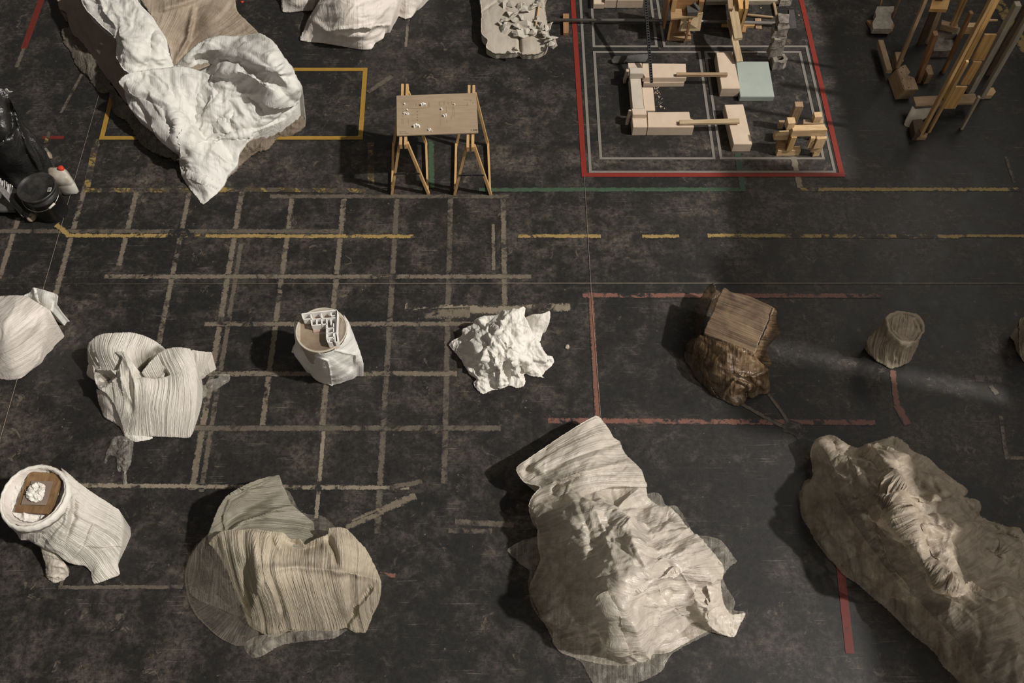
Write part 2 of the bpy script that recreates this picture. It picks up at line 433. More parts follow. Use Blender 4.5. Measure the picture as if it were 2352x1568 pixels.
def make_tape(name, col, cover, soft=.03, dirt=.35, rough=.55, chip=9, edge=0):
    """tape or paint line on the floor; where it is worn away the floor shows"""
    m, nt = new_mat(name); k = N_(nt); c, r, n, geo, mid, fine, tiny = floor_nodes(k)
    w1 = k.noise(geo, chip, 8, .72, .8); w2 = k.noise(geo, 1.9, 4, .6, .3)
    w = k.math('ADD', k.math('MULTIPLY', w1, .5), k.math('MULTIPLY', w2, .5))
    mask = k.ramp(w, cover, cover+soft)
    if edge:
        sx = k.n('ShaderNodeSeparateXYZ'); k.l(k.n('ShaderNodeUVMap').outputs[0], sx.inputs[0])
        e1 = k.math('ABSOLUTE', sx.outputs[1]); e2 = k.math('ADD', e1, k.math('MULTIPLY', k.math('ADD', k.math('SUBTRACT', fine, .5), k.math('MULTIPLY', k.math('SUBTRACT', tiny, .5), .5)), 2.6))
        mask = k.math('MAXIMUM', mask, k.ramp(e2, .66, .82, 0, 1))
    tc = k.mix(k.math('MULTIPLY', k.ramp(fine, .35, .75), dirt), col, tuple(x*.35 for x in col))
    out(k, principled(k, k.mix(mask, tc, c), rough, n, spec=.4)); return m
def make_hazard(name, cover):
    """black and yellow striped tape, faded"""
    m, nt = new_mat(name); k = N_(nt); c, r, n, geo, mid, fine, tiny = floor_nodes(k)
    wv = k.n('ShaderNodeTexWave'); wv.bands_direction = 'DIAGONAL'; wv.inputs['Scale'].default_value = 1.9; k.l(geo, wv.inputs[0])
    col = k.mix(k.ramp(wv.outputs[1], .42, .5), (.085, .070, .052), (.22, .155, .055))
    w = k.noise(geo, 8, 8, .72, .8); mask = k.ramp(w, .60-cover*.2, .66-cover*.2, .85, 0)
    out(k, principled(k, k.mix(mask, col, c), .6, n, spec=.3)); return m

def make_cloth(name, col, col2=None, rough=.6, fiber=60, fstr=.35, wr=8, wstr=.5, trans=.0, transl=.12, uvs=(1, .05), spec=.3, stain=.0, deep=False, fcol=.15, sattr=False):
    """paper / plastic / cloth: fibres along the pleats, fine crumple bump, part translucent, optionally see-through"""
    m, nt = new_mat(name); k = N_(nt)
    uv = k.n('ShaderNodeUVMap').outputs[0]; geo = k.n('ShaderNodeNewGeometry').outputs['Position']
    fib = k.noise(k.mapping(uv, (uvs[0], uvs[1], 1)), fiber, 3, .6, .15)
    cr = k.noise(geo, wr, 6, .6, 1.2); cr2 = k.noise(geo, wr*4, 4, .6, .6)
    cf = k.math('ABSOLUTE', k.math('SUBTRACT', cr, .5))
    hgt = k.math('ADD', k.math('MULTIPLY', cf, wstr*2), k.math('ADD', k.math('MULTIPLY', fib, fstr), k.math('MULTIPLY', cr2, wstr*.2)))
    nrm = k.bump(hgt, .6, .03)
    c2 = tuple(a*.55+b*.45 for a, b in zip(col, col2)) if (col2 and not deep) else (col2 or tuple(x*.9 for x in col))
    cc = k.mix(k.ramp(k.math('ADD', k.math('MULTIPLY', fib, .5 if deep else fcol), k.math('MULTIPLY', cr, .5 if deep else 1-fcol)), .38, .62), c2, col)
    if stain: cc = k.mix(k.math('MULTIPLY', k.ramp(k.noise(geo, 2.2, 6, .65, .5), .5, .68), stain), cc, tuple(a*b for a, b in zip(col, (.42, .36, .28))))
    sh = principled(k, cc, rough, nrm, spec=spec)
    if transl:
        t = k.n('ShaderNodeBsdfTranslucent'); k.l(cc, t.inputs[0]); k.l(nrm, t.inputs[1])
        mx = k.n('ShaderNodeMixShader', _0=transl); k.l(sh, mx.inputs[1]); k.l(t.outputs[0], mx.inputs[2]); sh = mx.outputs[0]
    if trans:
        tr = k.n('ShaderNodeBsdfTransparent'); tr.inputs[0].default_value = (1, .99, .97, 1)
        mx = k.n('ShaderNodeMixShader')
        k.l(k.ramp(k.math('ADD', k.math('MULTIPLY', fib, .45), k.math('MULTIPLY', cr, .55)), .35, .65, min(1, trans+.2), max(0, trans-.22)), mx.inputs[0])
        k.l(sh, mx.inputs[1]); k.l(tr.outputs[0], mx.inputs[2]); sh = mx.outputs[0]
    if sattr:
        tr = k.n('ShaderNodeBsdfTransparent'); tr.inputs[0].default_value = (.97, .94, .90, 1)
        at = k.n('ShaderNodeAttribute'); at.attribute_name = 'sheer'
        f = k.math('MULTIPLY', at.outputs['Fac'], k.ramp(k.math('ADD', k.math('MULTIPLY', fib, .5), k.math('MULTIPLY', cf, 1.2)), .25, .55, 1.15, .8))
        cl_ = k.n('ShaderNodeClamp'); k.l(f, cl_.inputs[0])
        mx = k.n('ShaderNodeMixShader'); k.l(cl_.outputs[0], mx.inputs[0]); k.l(sh, mx.inputs[1]); k.l(tr.outputs[0], mx.inputs[2]); sh = mx.outputs[0]
    out(k, sh); return m
def make_wood(name, c1, c2, scale=6, rough=.6, dirs=(1, 12, 12), bump=.12, rot=(0,0,0), rings=False):
    m, nt = new_mat(name); k = N_(nt); tc = k.n('ShaderNodeTexCoord').outputs['Object']
    v = k.mapping(tc, dirs, rot)
    a = k.noise(v, scale, 6, .65, .6); b = k.noise(tc, 3, 3, .5)
    f = k.ramp(a, .3, .7)
    if rings:
        wv = k.n('ShaderNodeTexWave'); wv.inputs['Scale'].default_value = 1.4; wv.inputs['Distortion'].default_value = 9; wv.inputs['Detail'].default_value = 3; wv.inputs['Detail Scale'].default_value = .8
        k.l(k.mapping(tc, tuple(x*.5 for x in dirs), rot), wv.inputs[0]); f = k.math('MULTIPLY', k.math('ADD', f, wv.outputs[1]), .5)
    col = k.mix(f, c1, c2); col = k.mix(k.math('MULTIPLY', k.ramp(b, .45, .75), .3), col, tuple(x*.6 for x in c1))
    out(k, principled(k, col, rough, k.bump(a, bump, .01), spec=.3)); return m
def make_solid(name, col, col2=None, rough=.6, scale=20, bump=.1, spec=.4, metal=0., dist=.01, detail=5, lo=.35, hi=.65):
    m, nt = new_mat(name); k = N_(nt); tc = k.n('ShaderNodeTexCoord').outputs['Object']
    a = k.noise(tc, scale, detail, .65, .3)
    c = k.mix(k.ramp(a, lo, hi), col2 or tuple(x*.8 for x in col), col)
    out(k, principled(k, c, rough, k.bump(a, bump, dist), spec=spec, metal=metal)); return m

M = {}
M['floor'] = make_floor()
M['red'] = make_tape('red_tape', (.205, .020, .012), .80, .05, .4)
M['greytape'] = make_tape('pale_grey_tape', (.20, .182, .16), .68, .08, .35)
M['yellow'] = make_tape('yellow_tape', (.31, .18, .030), .72, .05, .35)
M['beige'] = make_tape('worn_beige_residue', (.175, .143, .108), .515, .06, .7, chip=12, edge=1)
M['beige2'] = make_tape('fainter_beige_residue', (.120, .099, .077), .50, .07, .7, chip=10, edge=1)
M['cream_tape'] = make_tape('cream_residue', (.24, .20, .15), .52, .04, .5, chip=7, edge=1)
M['worn_yellow'] = make_tape('worn_yellow_line', (.32, .22, .08), .525, .03, .5, chip=8, edge=1)
M['worn_red'] = make_tape('worn_salmon_tape', (.19, .086, .062), .525, .03, .4, chip=7, edge=1)
M['darkred'] = make_tape('dark_red_tape', (.12, .018, .012), .6, .05, .4)
M['green'] = make_tape('green_tape', (.045, .085, .048), .58, .06, .5, edge=1)
M['hazard'] = make_hazard('hazard_tape', .50)


# ------------------------------------------------------------------ floor and its markings
def quadstrip(pts, wpx, z):
    """strip of tape along pixels on the floor, width in metres"""
    vs = []; W = [P(x, y) for x, y in pts]
    for i, p in enumerate(W):
        d = (W[min(i+1, len(W)-1)] - W[max(i-1, 0)]).normalized(); s = Vector((-d.y, d.x, 0))
        vs.append(p + s*wpx/2); vs.append(p - s*wpx/2)
    fs = [(2*i, 2*i+1, 2*i+3, 2*i+2) for i in range(len(W)-1)]
    return [Vector((v.x, v.y, z)) for v in vs], fs
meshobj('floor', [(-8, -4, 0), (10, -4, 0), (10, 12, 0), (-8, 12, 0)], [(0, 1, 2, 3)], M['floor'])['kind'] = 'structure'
trimn = [0]
def worn(pts, wid, mat, z=.0012):
    trimn[0] += 1
    z += trimn[0]*.00003
    v, f = quadstrip(pts, wid*1.3, z)
    o = meshobj('trim_%d' % trimn[0], v, f, M[mat], uvs=[(i//2, 1 if i % 2 else -1) for i in range(len(v))]); o['kind'] = 'structure'
    return o
def vx(x540, y): return 1110 + (x540-1110)*(y+2876)/3416.
def vline(x540, y0, y1, wid, mat): worn([(vx(x540, y0), y0), (vx(x540, y1), y1)], wid, mat)
vline(165, 330, 720, .048, 'beige'); vline(30, 500, 640, .045, 'beige')
vline(290, 440, 610, .045, 'beige'); vline(415, 440, 800, .045, 'beige'); vline(539, 440, 1125, .050, 'beige')
vline(557, 560, 1130, .040, 'beige2')
vline(660, 450, 990, .045, 'beige'); vline(782, 445, 975, .048, 'beige'); vline(907, 450, 1225, .046, 'beige2')
vline(1033, 450, 1110, .046, 'beige2'); vline(1157, 445, 700, .045, 'beige'); vline(1133, 515, 620, .03, 'beige')
worn([(745, 975), (726, 1190)], .032, 'cream_tape')
for y, x0, x1, m in ((451, 620, 1170, 'beige2'), (531, -10, 780, 'beige2'), (635, 240, 1220, 'beige'), (744, 470, 1130, 'beige'),
                     (858, 460, 1050, 'beige'), (983, 380, 1150, 'beige2')):
    worn([(x0, y), (x1, y)], .045, m)
worn([(150, 1114), (560, 1118), (940, 1120)], .035, 'cream_tape')
worn([(135, 1349), (420, 1347)], .028, 'beige2'); worn([(137, 1349), (146, 1325)], .028, 'beige2')
worn([(810, 1200), (955, 1138)], .055, 'beige'); worn([(795, 1212), (880, 1175)], .04, 'beige'); worn([(895, 1120), (970, 1105)], .04, 'beige2')
worn([(1045, 1198), (1180, 1205)], .045, 'beige2'); worn([(1030, 1218), (1130, 1220)], .04, 'beige2')
worn([(930, 705), (1130, 712), (1310, 705)], .075, 'cream_tape'); worn([(960, 722), (1080, 718)], .09, 'beige')
worn([(2298, 955), (2312, 1050)], .030, 'beige'); worn([(2308, 1051), (2360, 1052)], .03, 'beige')
worn([(938, 45), (932, 108)], .03, 'beige'); worn([(845, 212), (900, 175)], .05, 'beige2')
worn([(2240, 868), (2300, 872)], .06, 'beige2'); worn([(2275, 885), (2290, 905)], .04, 'beige2')
worn([(540, 0), (530, 25)], .04, 'beige2')
worn([(195, 437), (520, 437)], .042, 'hazard'); worn([(510, 435), (840, 438)], .042, 'hazard')
worn([(222, 320), (200, 430)], .05, 'hazard')
worn([(852, 328), (852, 425)], .05, 'hazard')
worn([(130, 515), (160, 542)], .05, 'worn_yellow')
worn([(158, 541), (975, 543)], .040, 'worn_yellow'); worn([(1190, 542), (1380, 542)], .038, 'worn_yellow'); worn([(1475, 543), (1560, 542)], .036, 'worn_yellow')
worn([(1625, 541), (2200, 543)], .040, 'worn_yellow'); worn([(2195, 542), (2370, 542)], .03, 'worn_yellow')
worn([(1838, 435), (2370, 435)], .040, 'worn_yellow'); worn([(1822, 360), (1838, 432)], .055, 'cream_tape')
worn([(2290, 0), (2360, 120)], .12, 'worn_yellow')
worn([(1100, 436), (1712, 435)], .045, 'green'); worn([(1694, 352), (1706, 435)], .05, 'green'); worn([(990, 325), (992, 432)], .05, 'green')
worn([(1338, 678), (2022, 679)], .045, 'worn_red'); worn([(1357, 672), (1373, 962)], .042, 'worn_red'); worn([(1258, 966), (2010, 970)], .045, 'worn_red')
worn([(2050, 850), (2060, 930)], .045, 'worn_red'); worn([(2060, 930), (2085, 975)], .06, 'worn_red')
worn([(1930, 1300), (1952, 1500)], .05, 'darkred'); worn([(872, 1318), (908, 1322)], .03, 'worn_red')
worn([(97, -5), (55, 112)], .055, 'darkred'); worn([(55, 112), (38, 155)], .04, 'beige2'); worn([(98, 316), (147, 316)], .035, 'darkred'); worn([(115, 300), (105, 328)], .03, 'hazard')
worn([(232, 90), (140, 260)], .03, 'beige2')
worn([(2310, 360), (2330, 420)], .03, 'beige2')

worn([(1800, 975), (1830, 985), (1845, 1000)], .10, 'beige2'); worn([(1700, 925), (1760, 960), (1810, 985)], .03, 'beige2'); worn([(1765, 905), (1795, 945), (1812, 975)], .025, 'beige2')
def frame_tape(name, corners, wid, mat, label, closed=True, z=.0045):
    """fresh tape laid as an outline, one mesh; corners are floor pixels of the centre line"""
    W = [P(x, y) for x, y in corners]; n = len(W); vi, vo = [], []
    def off(i, s):
        ps = []
        p = W[i]; d1 = (p - W[(i-1) % n]).normalized() if closed or i > 0 else (W[i+1]-p).normalized()
        d2 = (W[(i+1) % n] - p).normalized() if closed or i < n-1 else d1
        n1 = Vector((-d1.y, d1.x, 0)); n2 = Vector((-d2.y, d2.x, 0)); m = (n1+n2).normalized()
        return p + m*(s*wid/2/max(.3, m.dot(n1)))
    V = []; Fc = []
    for i in range(n): V += [off(i, 1), off(i, -1)]
    V = [Vector((v.x, v.y, z)) for v in V]
    for i in range(n if closed else n-1):
        j = (i+1) % n; Fc.append((2*i, 2*i+1, 2*j+1, 2*j))
    o = meshobj(name, V, Fc, M[mat]); return tag(o, label, 'floor tape')
frame_tape('red_floor_tape', [(1313, -40), (1342, 402), (1934, 402), (1831, -40)], .052, 'red', 'bright red tape outline on the floor around the cream foam model blocks', closed=False)
frame_tape('yellow_floor_tape', [(272, 160), (839, 160), (828, 317), (234, 317)], .048, 'yellow', 'yellow tape rectangle on the floor under the big white crumpled sheet')
g = 'pale grey tape lines inside the red outline'
def gt(c, lab, closed=True, z=.0042): tag(frame_tape('grey_floor_tape', c, .028, 'greytape', lab, closed, z), group=g)
gt([(1331, -40), (1356, 395), (1917, 395), (1852, 107), (1526, 107), (1503, -40)], 'pale grey tape line running just inside the red outline and back around the concrete stack', False, .0040)
gt([(1357, -40), (1364, 107), (1508, 107), (1490, -40)], 'pale grey tape open rectangle behind the black perforated pole', False)
gt([(1365, 120), (1380, 364), (1640, 364), (1606, 120)], 'pale grey tape rectangle around the c-shaped foam block arrangement')
gt([(1620, 120), (1656, 364), (1891, 364), (1837, 120)], 'pale grey tape rectangle around the pale green slab and the small timber frame')

# ------------------------------------------------------------------ unseen right-hand wall; stepped top and gap shaped to cast shade and the streak
M['plasterwall'] = make_solid('plaster_wall', (.30, .28, .25), rough=.9, bump=.05)
WX, SILL = 6.6, 4.05
def wallbox(name, y0, y1, z0, z1):
    bm = bmesh.new(); bm_prism(bm, [(WX, y0, z1), (WX+.2, y0, z1), (WX+.2, y1, z1), (WX, y1, z1)], [(WX, y0, z0), (WX+.2, y0, z0), (WX+.2, y1, z0), (WX, y1, z0)])
    o = frombm(name, bm, M['plasterwall']); o['kind'] = 'structure'
# the streak of light on the floor runs from P(1780,805) to P(2312,916): trace it back along the sun
def onwall(p):
    d = WX - p.x; return p.y + d*math.tan(SUN_AZ), d/math.cos(SUN_AZ)*math.tan(SUN_EL)
ya, za = onwall(P(2312, 916)); yb, zb__ = onwall(P(1700, 788)); ys = (ya+yb)/2; gw = .095
y1, y2 = 1.95, 3.75
wallbox('wall_right_shading', -4, y1, 0, 4.34)
wallbox('wall_right_shading', y1, ys-gw, 0, 5.2); wallbox('wall_right_shading', ys+gw, y2, 0, 5.2)
wallbox('wall_right_shading', ys-gw, ys+gw, 0, za); wallbox('wall_right_shading', ys-gw, ys+gw, zb__, 5.2)
wallbox('wall_right_shading', y2, 5.0, 0, 5.0); wallbox('wall_right_shading', 5.0, 12, 0, 3.5)

# ------------------------------------------------------------------ more materials
def wood3(name, c1, c2, **k):
    for ax, d in (('x', (1, 9, 9)), ('y', (9, 1, 9)), ('z', (9, 9, 1))):
        M[name+'_'+ax] = make_wood(name+'_'+ax, c1, c2, dirs=d, **k)
wood3('pine', (.38, .22, .09), (.60, .40, .19), rough=.55)
wood3('palepine', (.44, .29, .15), (.66, .48, .28), rough=.6)
wood3('brownwood', (.20, .105, .05), (.38, .21, .10), rough=.65)
wood3('darkwood', (.055, .035, .022), (.12, .08, .05), rough=.7)
wood3('greywood', (.26, .22, .17), (.46, .41, .32), rough=.75)
wood3('oldwood', (.22, .15, .09), (.42, .29, .175), rough=.7)
wood3('goldply', (.46, .26, .09), (.66, .41, .17), rough=.5, rings=True)
wood3('paleply', (.33, .24, .14), (.47, .36, .23), rough=.6, rings=True)
wood3('plywall', (.25, .155, .08), (.36, .24, .13), rough=.6)
M['board'] = make_wood('board', (.30, .225, .15), (.37, .285, .20), scale=3, dirs=(1, 9, 9), rough=.55, bump=.03)
M['foam'] = make_solid('cream_foam', (.57, .455, .35), (.51, .405, .31), rough=.8, scale=7, bump=.08)
M['foamgrey'] = make_solid('grey_topped_foam', (.50, .44, .37), (.44, .385, .32), rough=.8, scale=6, bump=.1)
M['green'] = M['green']
M['greenfoam'] = make_solid('pale_green_foam', (.345, .39, .35), (.30, .34, .31), rough=.6, scale=3, bump=.15)
M['concrete'] = make_solid('broken_concrete', (.26, .225, .19), (.13, .112, .095), rough=.9, scale=14, bump=.7, dist=.02)
M['lightconcrete'] = make_solid('light_concrete', (.40, .36, .30), (.27, .24, .20), rough=.9, scale=22, bump=.7, dist=.02)
M['slate'] = make_solid('dark_grey_block', (.07, .066, .062), (.045, .043, .041), rough=.8, scale=12, bump=.2)
M['blackmetal'] = make_solid('black_metal', (.02, .02, .02), rough=.4, spec=.5, bump=0)
M['steel'] = make_solid('galvanised_steel', (.42, .40, .37), (.3, .29, .27), rough=.35, metal=.9, scale=9, bump=.05)
M['dullsteel'] = make_solid('dull_steel', (.16, .155, .145), (.10, .097, .09), rough=.5, metal=.5, scale=30, bump=.1)
M['whitemodel'] = make_solid('white_model', (.80, .78, .75), (.74, .72, .69), rough=.6, scale=9, bump=.05)
M['modelpink'] = make_solid('rosy_wood_floor', (.42, .30, .25), (.36, .25, .2), rough=.6, scale=6, bump=.05)
M['blackplastic'] = make_solid('black_plastic', (.012, .012, .012), (.02, .019, .018), rough=.35, scale=18, bump=.12, spec=.5)
M['lid'] = make_solid('dusty_black_lid', (.014, .014, .014), (.055, .05, .045), rough=.4, scale=6, bump=.1, lo=.3, hi=.6)
M['handlewhite'] = make_solid('white_plastic_grip', (.6, .57, .52), rough=.5, bump=.02)
M['label'] = make_solid('paper_label', (.5, .48, .43), rough=.6, bump=0)
M['redcap'] = make_solid('red_cap', (.55, .045, .02), rough=.4, bump=0)
M['jug'] = make_solid('dusty_jug_plastic', (.50, .48, .43), (.30, .25, .20), rough=.45, scale=5, bump=.05, lo=.4, hi=.6)
M['wax'] = make_solid('dusty_wax', (.42, .36, .29), (.33, .28, .225), rough=.7, scale=16, bump=.3)
M['osb'] = make_wood('osb', (.13, .072, .03), (.27, .165, .08), scale=9, dirs=(3, 1, 6), rough=.7, bump=.5)
M['cardtile'] = make_solid('grey_brown_tile', (.23, .175, .14), (.19, .145, .115), rough=.7, scale=4, bump=.03)
M['rubber'] = make_solid('beige_rubber', (.33, .26, .19), rough=.6, bump=.05)
M['ink'] = make_solid('faint_ink', (.24, .17, .115), rough=.7, bump=0)
M['pencil'] = make_solid('pencil_line', (.10, .07, .045), rough=.7, bump=0)
M['barblack'] = make_solid('barcode_ink', (.03, .03, .03), rough=.7, bump=0)
M['whitewash'] = make_solid('whitewash', (.52, .46, .38), (.42, .37, .3), rough=.8, scale=12, bump=.3)
M['orange'] = make_solid('orange_scrap', (.55, .16, .04), rough=.6, bump=0)
M['redscrap'] = make_solid('red_scrap', (.50, .035, .015), rough=.6, bump=0)
M['tube'] = make_solid('grey_tube', (.20, .19, .175), (.15, .14, .13), rough=.35, scale=4, bump=.02, metal=.3)
M['rope'] = make_solid('pale_string', (.40, .33, .25), rough=.8, bump=0)
m_, nt_ = new_mat('acrylic'); k_ = N_(nt_)
g_ = k_.n('ShaderNodeBsdfGlossy'); g_.inputs['Roughness'].default_value = .12; g_.inputs[0].default_value = (.9, .85, .8, 1)
t_ = k_.n('ShaderNodeBsdfTransparent'); t_.inputs[0].default_value = (.93, .90, .87, 1)
x_ = k_.n('ShaderNodeMixShader', _0=.07); k_.l(t_.outputs[0], x_.inputs[1]); k_.l(g_.outputs[0], x_.inputs[2]); out(k_, x_.outputs[0]); M['acrylic'] = m_

def solve(bm, seed, amp, sub=2):
    """roughen a coarse block: subdivide and jitter"""
    bmesh.ops.triangulate(bm, faces=[f for f in bm.faces if len(f.verts) > 4])
    bmesh.ops.subdivide_edges(bm, edges=list(bm.edges), cuts=sub, use_grid_fill=True)
    for v in bm.verts:
        v.co += Vector(mnoise.noise_vector(v.co*14 + Vector((seed, seed*2, 0))))*amp
def rough_prism(name, pix, ztop, zbot, mat, parent=None, seed=1, amp=.008, sub=4):
    top = [P(x, y, ztop) for x, y in pix]; bot = [Vector((v.x, v.y, zbot)) for v in top]
    bm = bmesh.new(); bm_prism(bm, top, bot); solve(bm, seed, amp, sub)
    for v in bm.verts: v.co.z = max(v.co.z, zbot)
    return frombm(name, bm, mat, parent)
def T(o, label, cat, group=None): return tag(o, label, cat, group)

# ------------------------------------------------------------------ foam model
gf = 'cream foam blocks laid out in a c shape'
zA = .124
T(prism('foam_block', [(1475,145),(1575,146),(1577,178),(1476,178)], zA, .065, M['foam']), 'long foam block at the top of the c shape under the dark bar', 'foam block', gf)
T(prism('foam_block', [(1478,183),(1573,182),(1572,189),(1478,190)], .064, 0, M['foam'], shear=(0,0)), 'low foam strip under the long block at the top of the c shape', 'foam block', gf)
T(prism('foam_block', [(1442,144),(1474,144),(1475,156),(1443,156)], .15, 0, M['foam']), 'small cream foam block at the back left corner of the c shape', 'foam block', gf)
T(prism('foam_block', [(1446,155),(1477,155),(1478,169),(1447,169)], .20, .13, M['foamgrey']), 'square foam block capping the upper end of the upright bar of the c shape', 'foam block', gf)
T(prism('foam_block', [(1446,170),(1471,170),(1479,249),(1453,249)], .128, 0, M['foamgrey']), 'narrow grey-faced foam bar with a curved scratch joining the two arms of the c shape', 'foam block', gf)
T(prism('foam_block', [(1474,200),(1500,200),(1505,254),(1480,254)], .045, 0, M['foam']), 'thin low foam slab lying inside the c shape', 'foam block', gf)
T(prism('foam_block', [(1451,249),(1483,249),(1486,263),(1453,263)], .175, .122, M['foam']), 'square foam block capping the lower end of the upright bar of the c shape', 'foam block', gf)
zG = hz(292, 311)
T(prism('foam_block', [(1451,264),(1485,264),(1487,292),(1454,292)], zG, 0, M['foam']), 'chunky foam block at the front left corner of the c shape', 'foam block', gf)
zH = hz(292, 311)
T(prism('foam_block', [(1487,257),(1583,256),(1586,272),(1592,273),(1594,292),(1488,292)], zH, 0, M['foam']), 'long cream foam block with a stepped end at the front of the c shape', 'foam block', gf)
T(prism('foam_slab', [(1438,157),(1445,157),(1444,166),(1438,167)], .13, 0, M['foam'], shear=(-.02, -.03)), 'thin foam slab leaning on the back left corner of the c shape', 'foam slab', gf)
T(prism('foam_slab', [(1444,251),(1450,251),(1450,262),(1443,262)], .13, 0, M['foam'], shear=(-.02, -.03)), 'thin foam slab leaning on the front left corner of the c shape', 'foam slab', gf)
zI = hz(203, 222)
T(prism('foam_block', [(1645,120),(1683,120),(1700,203),(1657,203)], zI, 0, M['foam']), 'cream foam block beside the pale green slab', 'foam block')
T(prism('foam_slab', [(1691,141),(1765,141),(1779,222),(1700,222)], hz(222, 232.5), 0, M['greenfoam']), 'pale green square foam slab lying on the floor', 'foam slab')
T(prism('foam_block', [(1664,240),(1707,239),(1728,331),(1685,331)], hz(331, 348), 0, M['foam']), 'cream foam block standing free under one end of the paler bar', 'foam block')
T(prism('wooden_bar', [(1554,166),(1671,166),(1671.5,172),(1554,172)], .155, .125, M['oldwood_x'], bevel=.001), 'brown square bar bridging the two upper foam blocks', 'wooden bar')
T(prism('wooden_bar', [(1560,275.5),(1698,271.5),(1699.5,281),(1561,284)], .152, .127, M['paleply_x'], bevel=.001), 'pale flat bar bridging the two lower foam blocks', 'wooden bar')
T(prism('foam_block', [(1363,-25),(1388,-25),(1388,9),(1363,9)], .07, 0, M['foam']), 'small cream foam block at the top edge, left end of its row', 'foam block')
for i, (a, b) in enumerate(((1389, 1417), (1418, 1478))):
    T(prism('foam_block', [(a,-30),(b-2,-30),(b,0),(a,0)], .11, 0, M['foam']), ['narrow cream foam block at the top edge, middle of its row', 'wide cream foam block at the top edge beside the black perforated pole'][i], 'foam block')
# wood crumbs
rs = random.Random(4)
bm = bmesh.new()
for i in range(60):
    t = rs.random(); x = 1506 + t*12 + rs.gauss(0, 3.5); y = 202 + t*44 + rs.gauss(0, 4); r = .002 + .006*rs.random()**3
    if i == 0: x, y, r = 1517, 245, .013
    p = P(x, y, r*.6); mtx = Matrix.Translation(p) @ Matrix.Rotation(rs.random()*6, 4, 'Z')
    bmesh.ops.create_icosphere(bm, subdivisions=1, radius=r, matrix=mtx)
o = frombm('foam_crumbs', bm, M['foam']); tag(o, 'scatter of cream crumbs on the floor inside the c-shaped blocks', 'crumbs', kind='stuff')
# perforated black pole
a = P(1496.5, 189, .165); b = P(1478, -60, .62); d = (b-a).normalized()
bm = bmesh.new(); s = d.cross(Vector((0,0,1))).normalized(); u = s.cross(d).normalized(); L = (b-a).length; W_ = .024
pole = empty('perforated_pole', a, 'long black perforated square pole rising from the front edge of the upper foam block', 'pole')
for sx in (-1, 1):
    bm_beam(bm, a + s*sx*W_/2, b + s*sx*W_/2, .006, .03)
bm_beam(bm, a - u*.012, b - u*.012, W_, .005)
n = int(L/.028)
for i in range(n):
    c = a + d*(i+.5)*L/n + u*.012; bm_beam(bm, c - d*.0085, c + d*.0085, W_, .004)
frombm('pole_body', bm, M['blackmetal'], pole)
# bent grey sheet behind the pole
sheet('bent_sheet', [(1406,145,.02),(1409,130,.06),(1447,127,.09),(1489,124,.05),(1482,142,.02),(1450,144,.01)], [(1445,135,.07)], M['slate'], step=3, jit=.8, seed=3, skirt=False, thick=.006)
T(bpy.context.scene.objects['bent_sheet'], 'creased dark grey sheet lying behind the upper foam block', 'sheet')

# ------------------------------------------------------------------ box model on a drawing board
zb = .02
bx = empty('timber_box_model', P(1561, 85), 'brown plywood box model with a hanging drawn panel and open shelves', 'model')
pl = prism('base_board', [(1536,69),(1585,70),(1588,90),(1535,89)], .03, 0, M['plywall_x'], bx, .001)
prism('side_panel', [(1540,42),(1545,43),(1545,47),(1540,47)], .30, .03, M['brownwood_z'], bx, .001)
prism('side_panel', [(1582,44),(1587,44),(1587,50),(1582,50)], .30, .03, M['brownwood_z'], bx, .001)
prism('back_panel', [(1547,32),(1582,32),(1582,35),(1547,35)], .28, .03, M['brownwood_z'], bx, .001)
prism('shelf', [(1539,10),(1604,8),(1604,36),(1541,43)], .34, .32, M['plywall_x'], bx, .001)
pa, pb, pc, pd = P(1564, 41, .318), P(1614, 27, .318), P(1607, 69, .12), P(1558, 70.5, .12)
bm = bmesh.new(); nrm_ = (pb-pa).cross(pd-pa).normalized(); bm_prism(bm, [pa, pb, pc, pd], [q - nrm_*.012 for q in (pa, pb, pc, pd)])
panel = frombm('drawn_panel', bm, M['paleply_x'], bx, bevel=.001); panel['label'] = 'pale panel with a pencilled floor plan and whitewashed corner'
def on_panel(u, v, off=.002):
    p = (pa*(1-u) + pb*u)*(1-v) + (pd*(1-u) + pc*u)*v; n = nrm_ if nrm_.z > 0 else -nrm_
    return p + n*off
bm = bmesh.new()
def ln(u0, v0, u1, v1): bm_beam(bm, on_panel(u0, v0), on_panel(u1, v1), .003, .001)
for q in ((.2,.2,.65,.15),(.65,.15,.65,.5),(.65,.5,.2,.53),(.2,.53,.2,.2),(.4,.18,.4,.51),(.2,.38,.3,.37),(.52,.16,.52,.3),(.22,.62,.6,.6)): ln(*q)
frombm('pencil_plan', bm, M['pencil'], panel)
ww = [on_panel(u, v, .003) for u, v in ((.02,.98),(.0,.93),(.2,.88),(.45,.85),(.62,.72),(.72,.5),(.86,.33),(.985,.30),(.985,.985))]
bm = bmesh.new(); bm.faces.new([bm.verts.new(v) for v in ww]); frombm('whitewashed_corner', bm, M['whitewash'], panel)
prism('post', [(1543,-20),(1554,-20),(1556,0),(1545,0)], .50, .34, M['pine_z'], bx, .001)
prism('post', [(1606,-18),(1619,-18),(1618,4),(1606,4)], .46, .14, M['brownwood_z'], bx, .001)
prism('side_panel', [(1533,-45),(1539,-45),(1541,-6),(1536,-6)], .52, .10, M['brownwood_z'], bx, .001)
prism('back_panel', [(1556,-14),(1606,-14),(1606,-8),(1556,-8)], .50, .34, M['brownwood_x'], bx, .001)
T(prism('grey_block', [(1577,13),(1600,13),(1604,28),(1579,29)], .392, .346, M['slate'], bevel=.002), 'dark grey rectangular block sitting on the shelf of the plywood box model', 'block')
T(beam('grey_block', P(1594,8,.42), P(1606,24,.385), .035, .03, M['slate']), 'small dark grey bar leaning across the grey block on the plywood model', 'block')

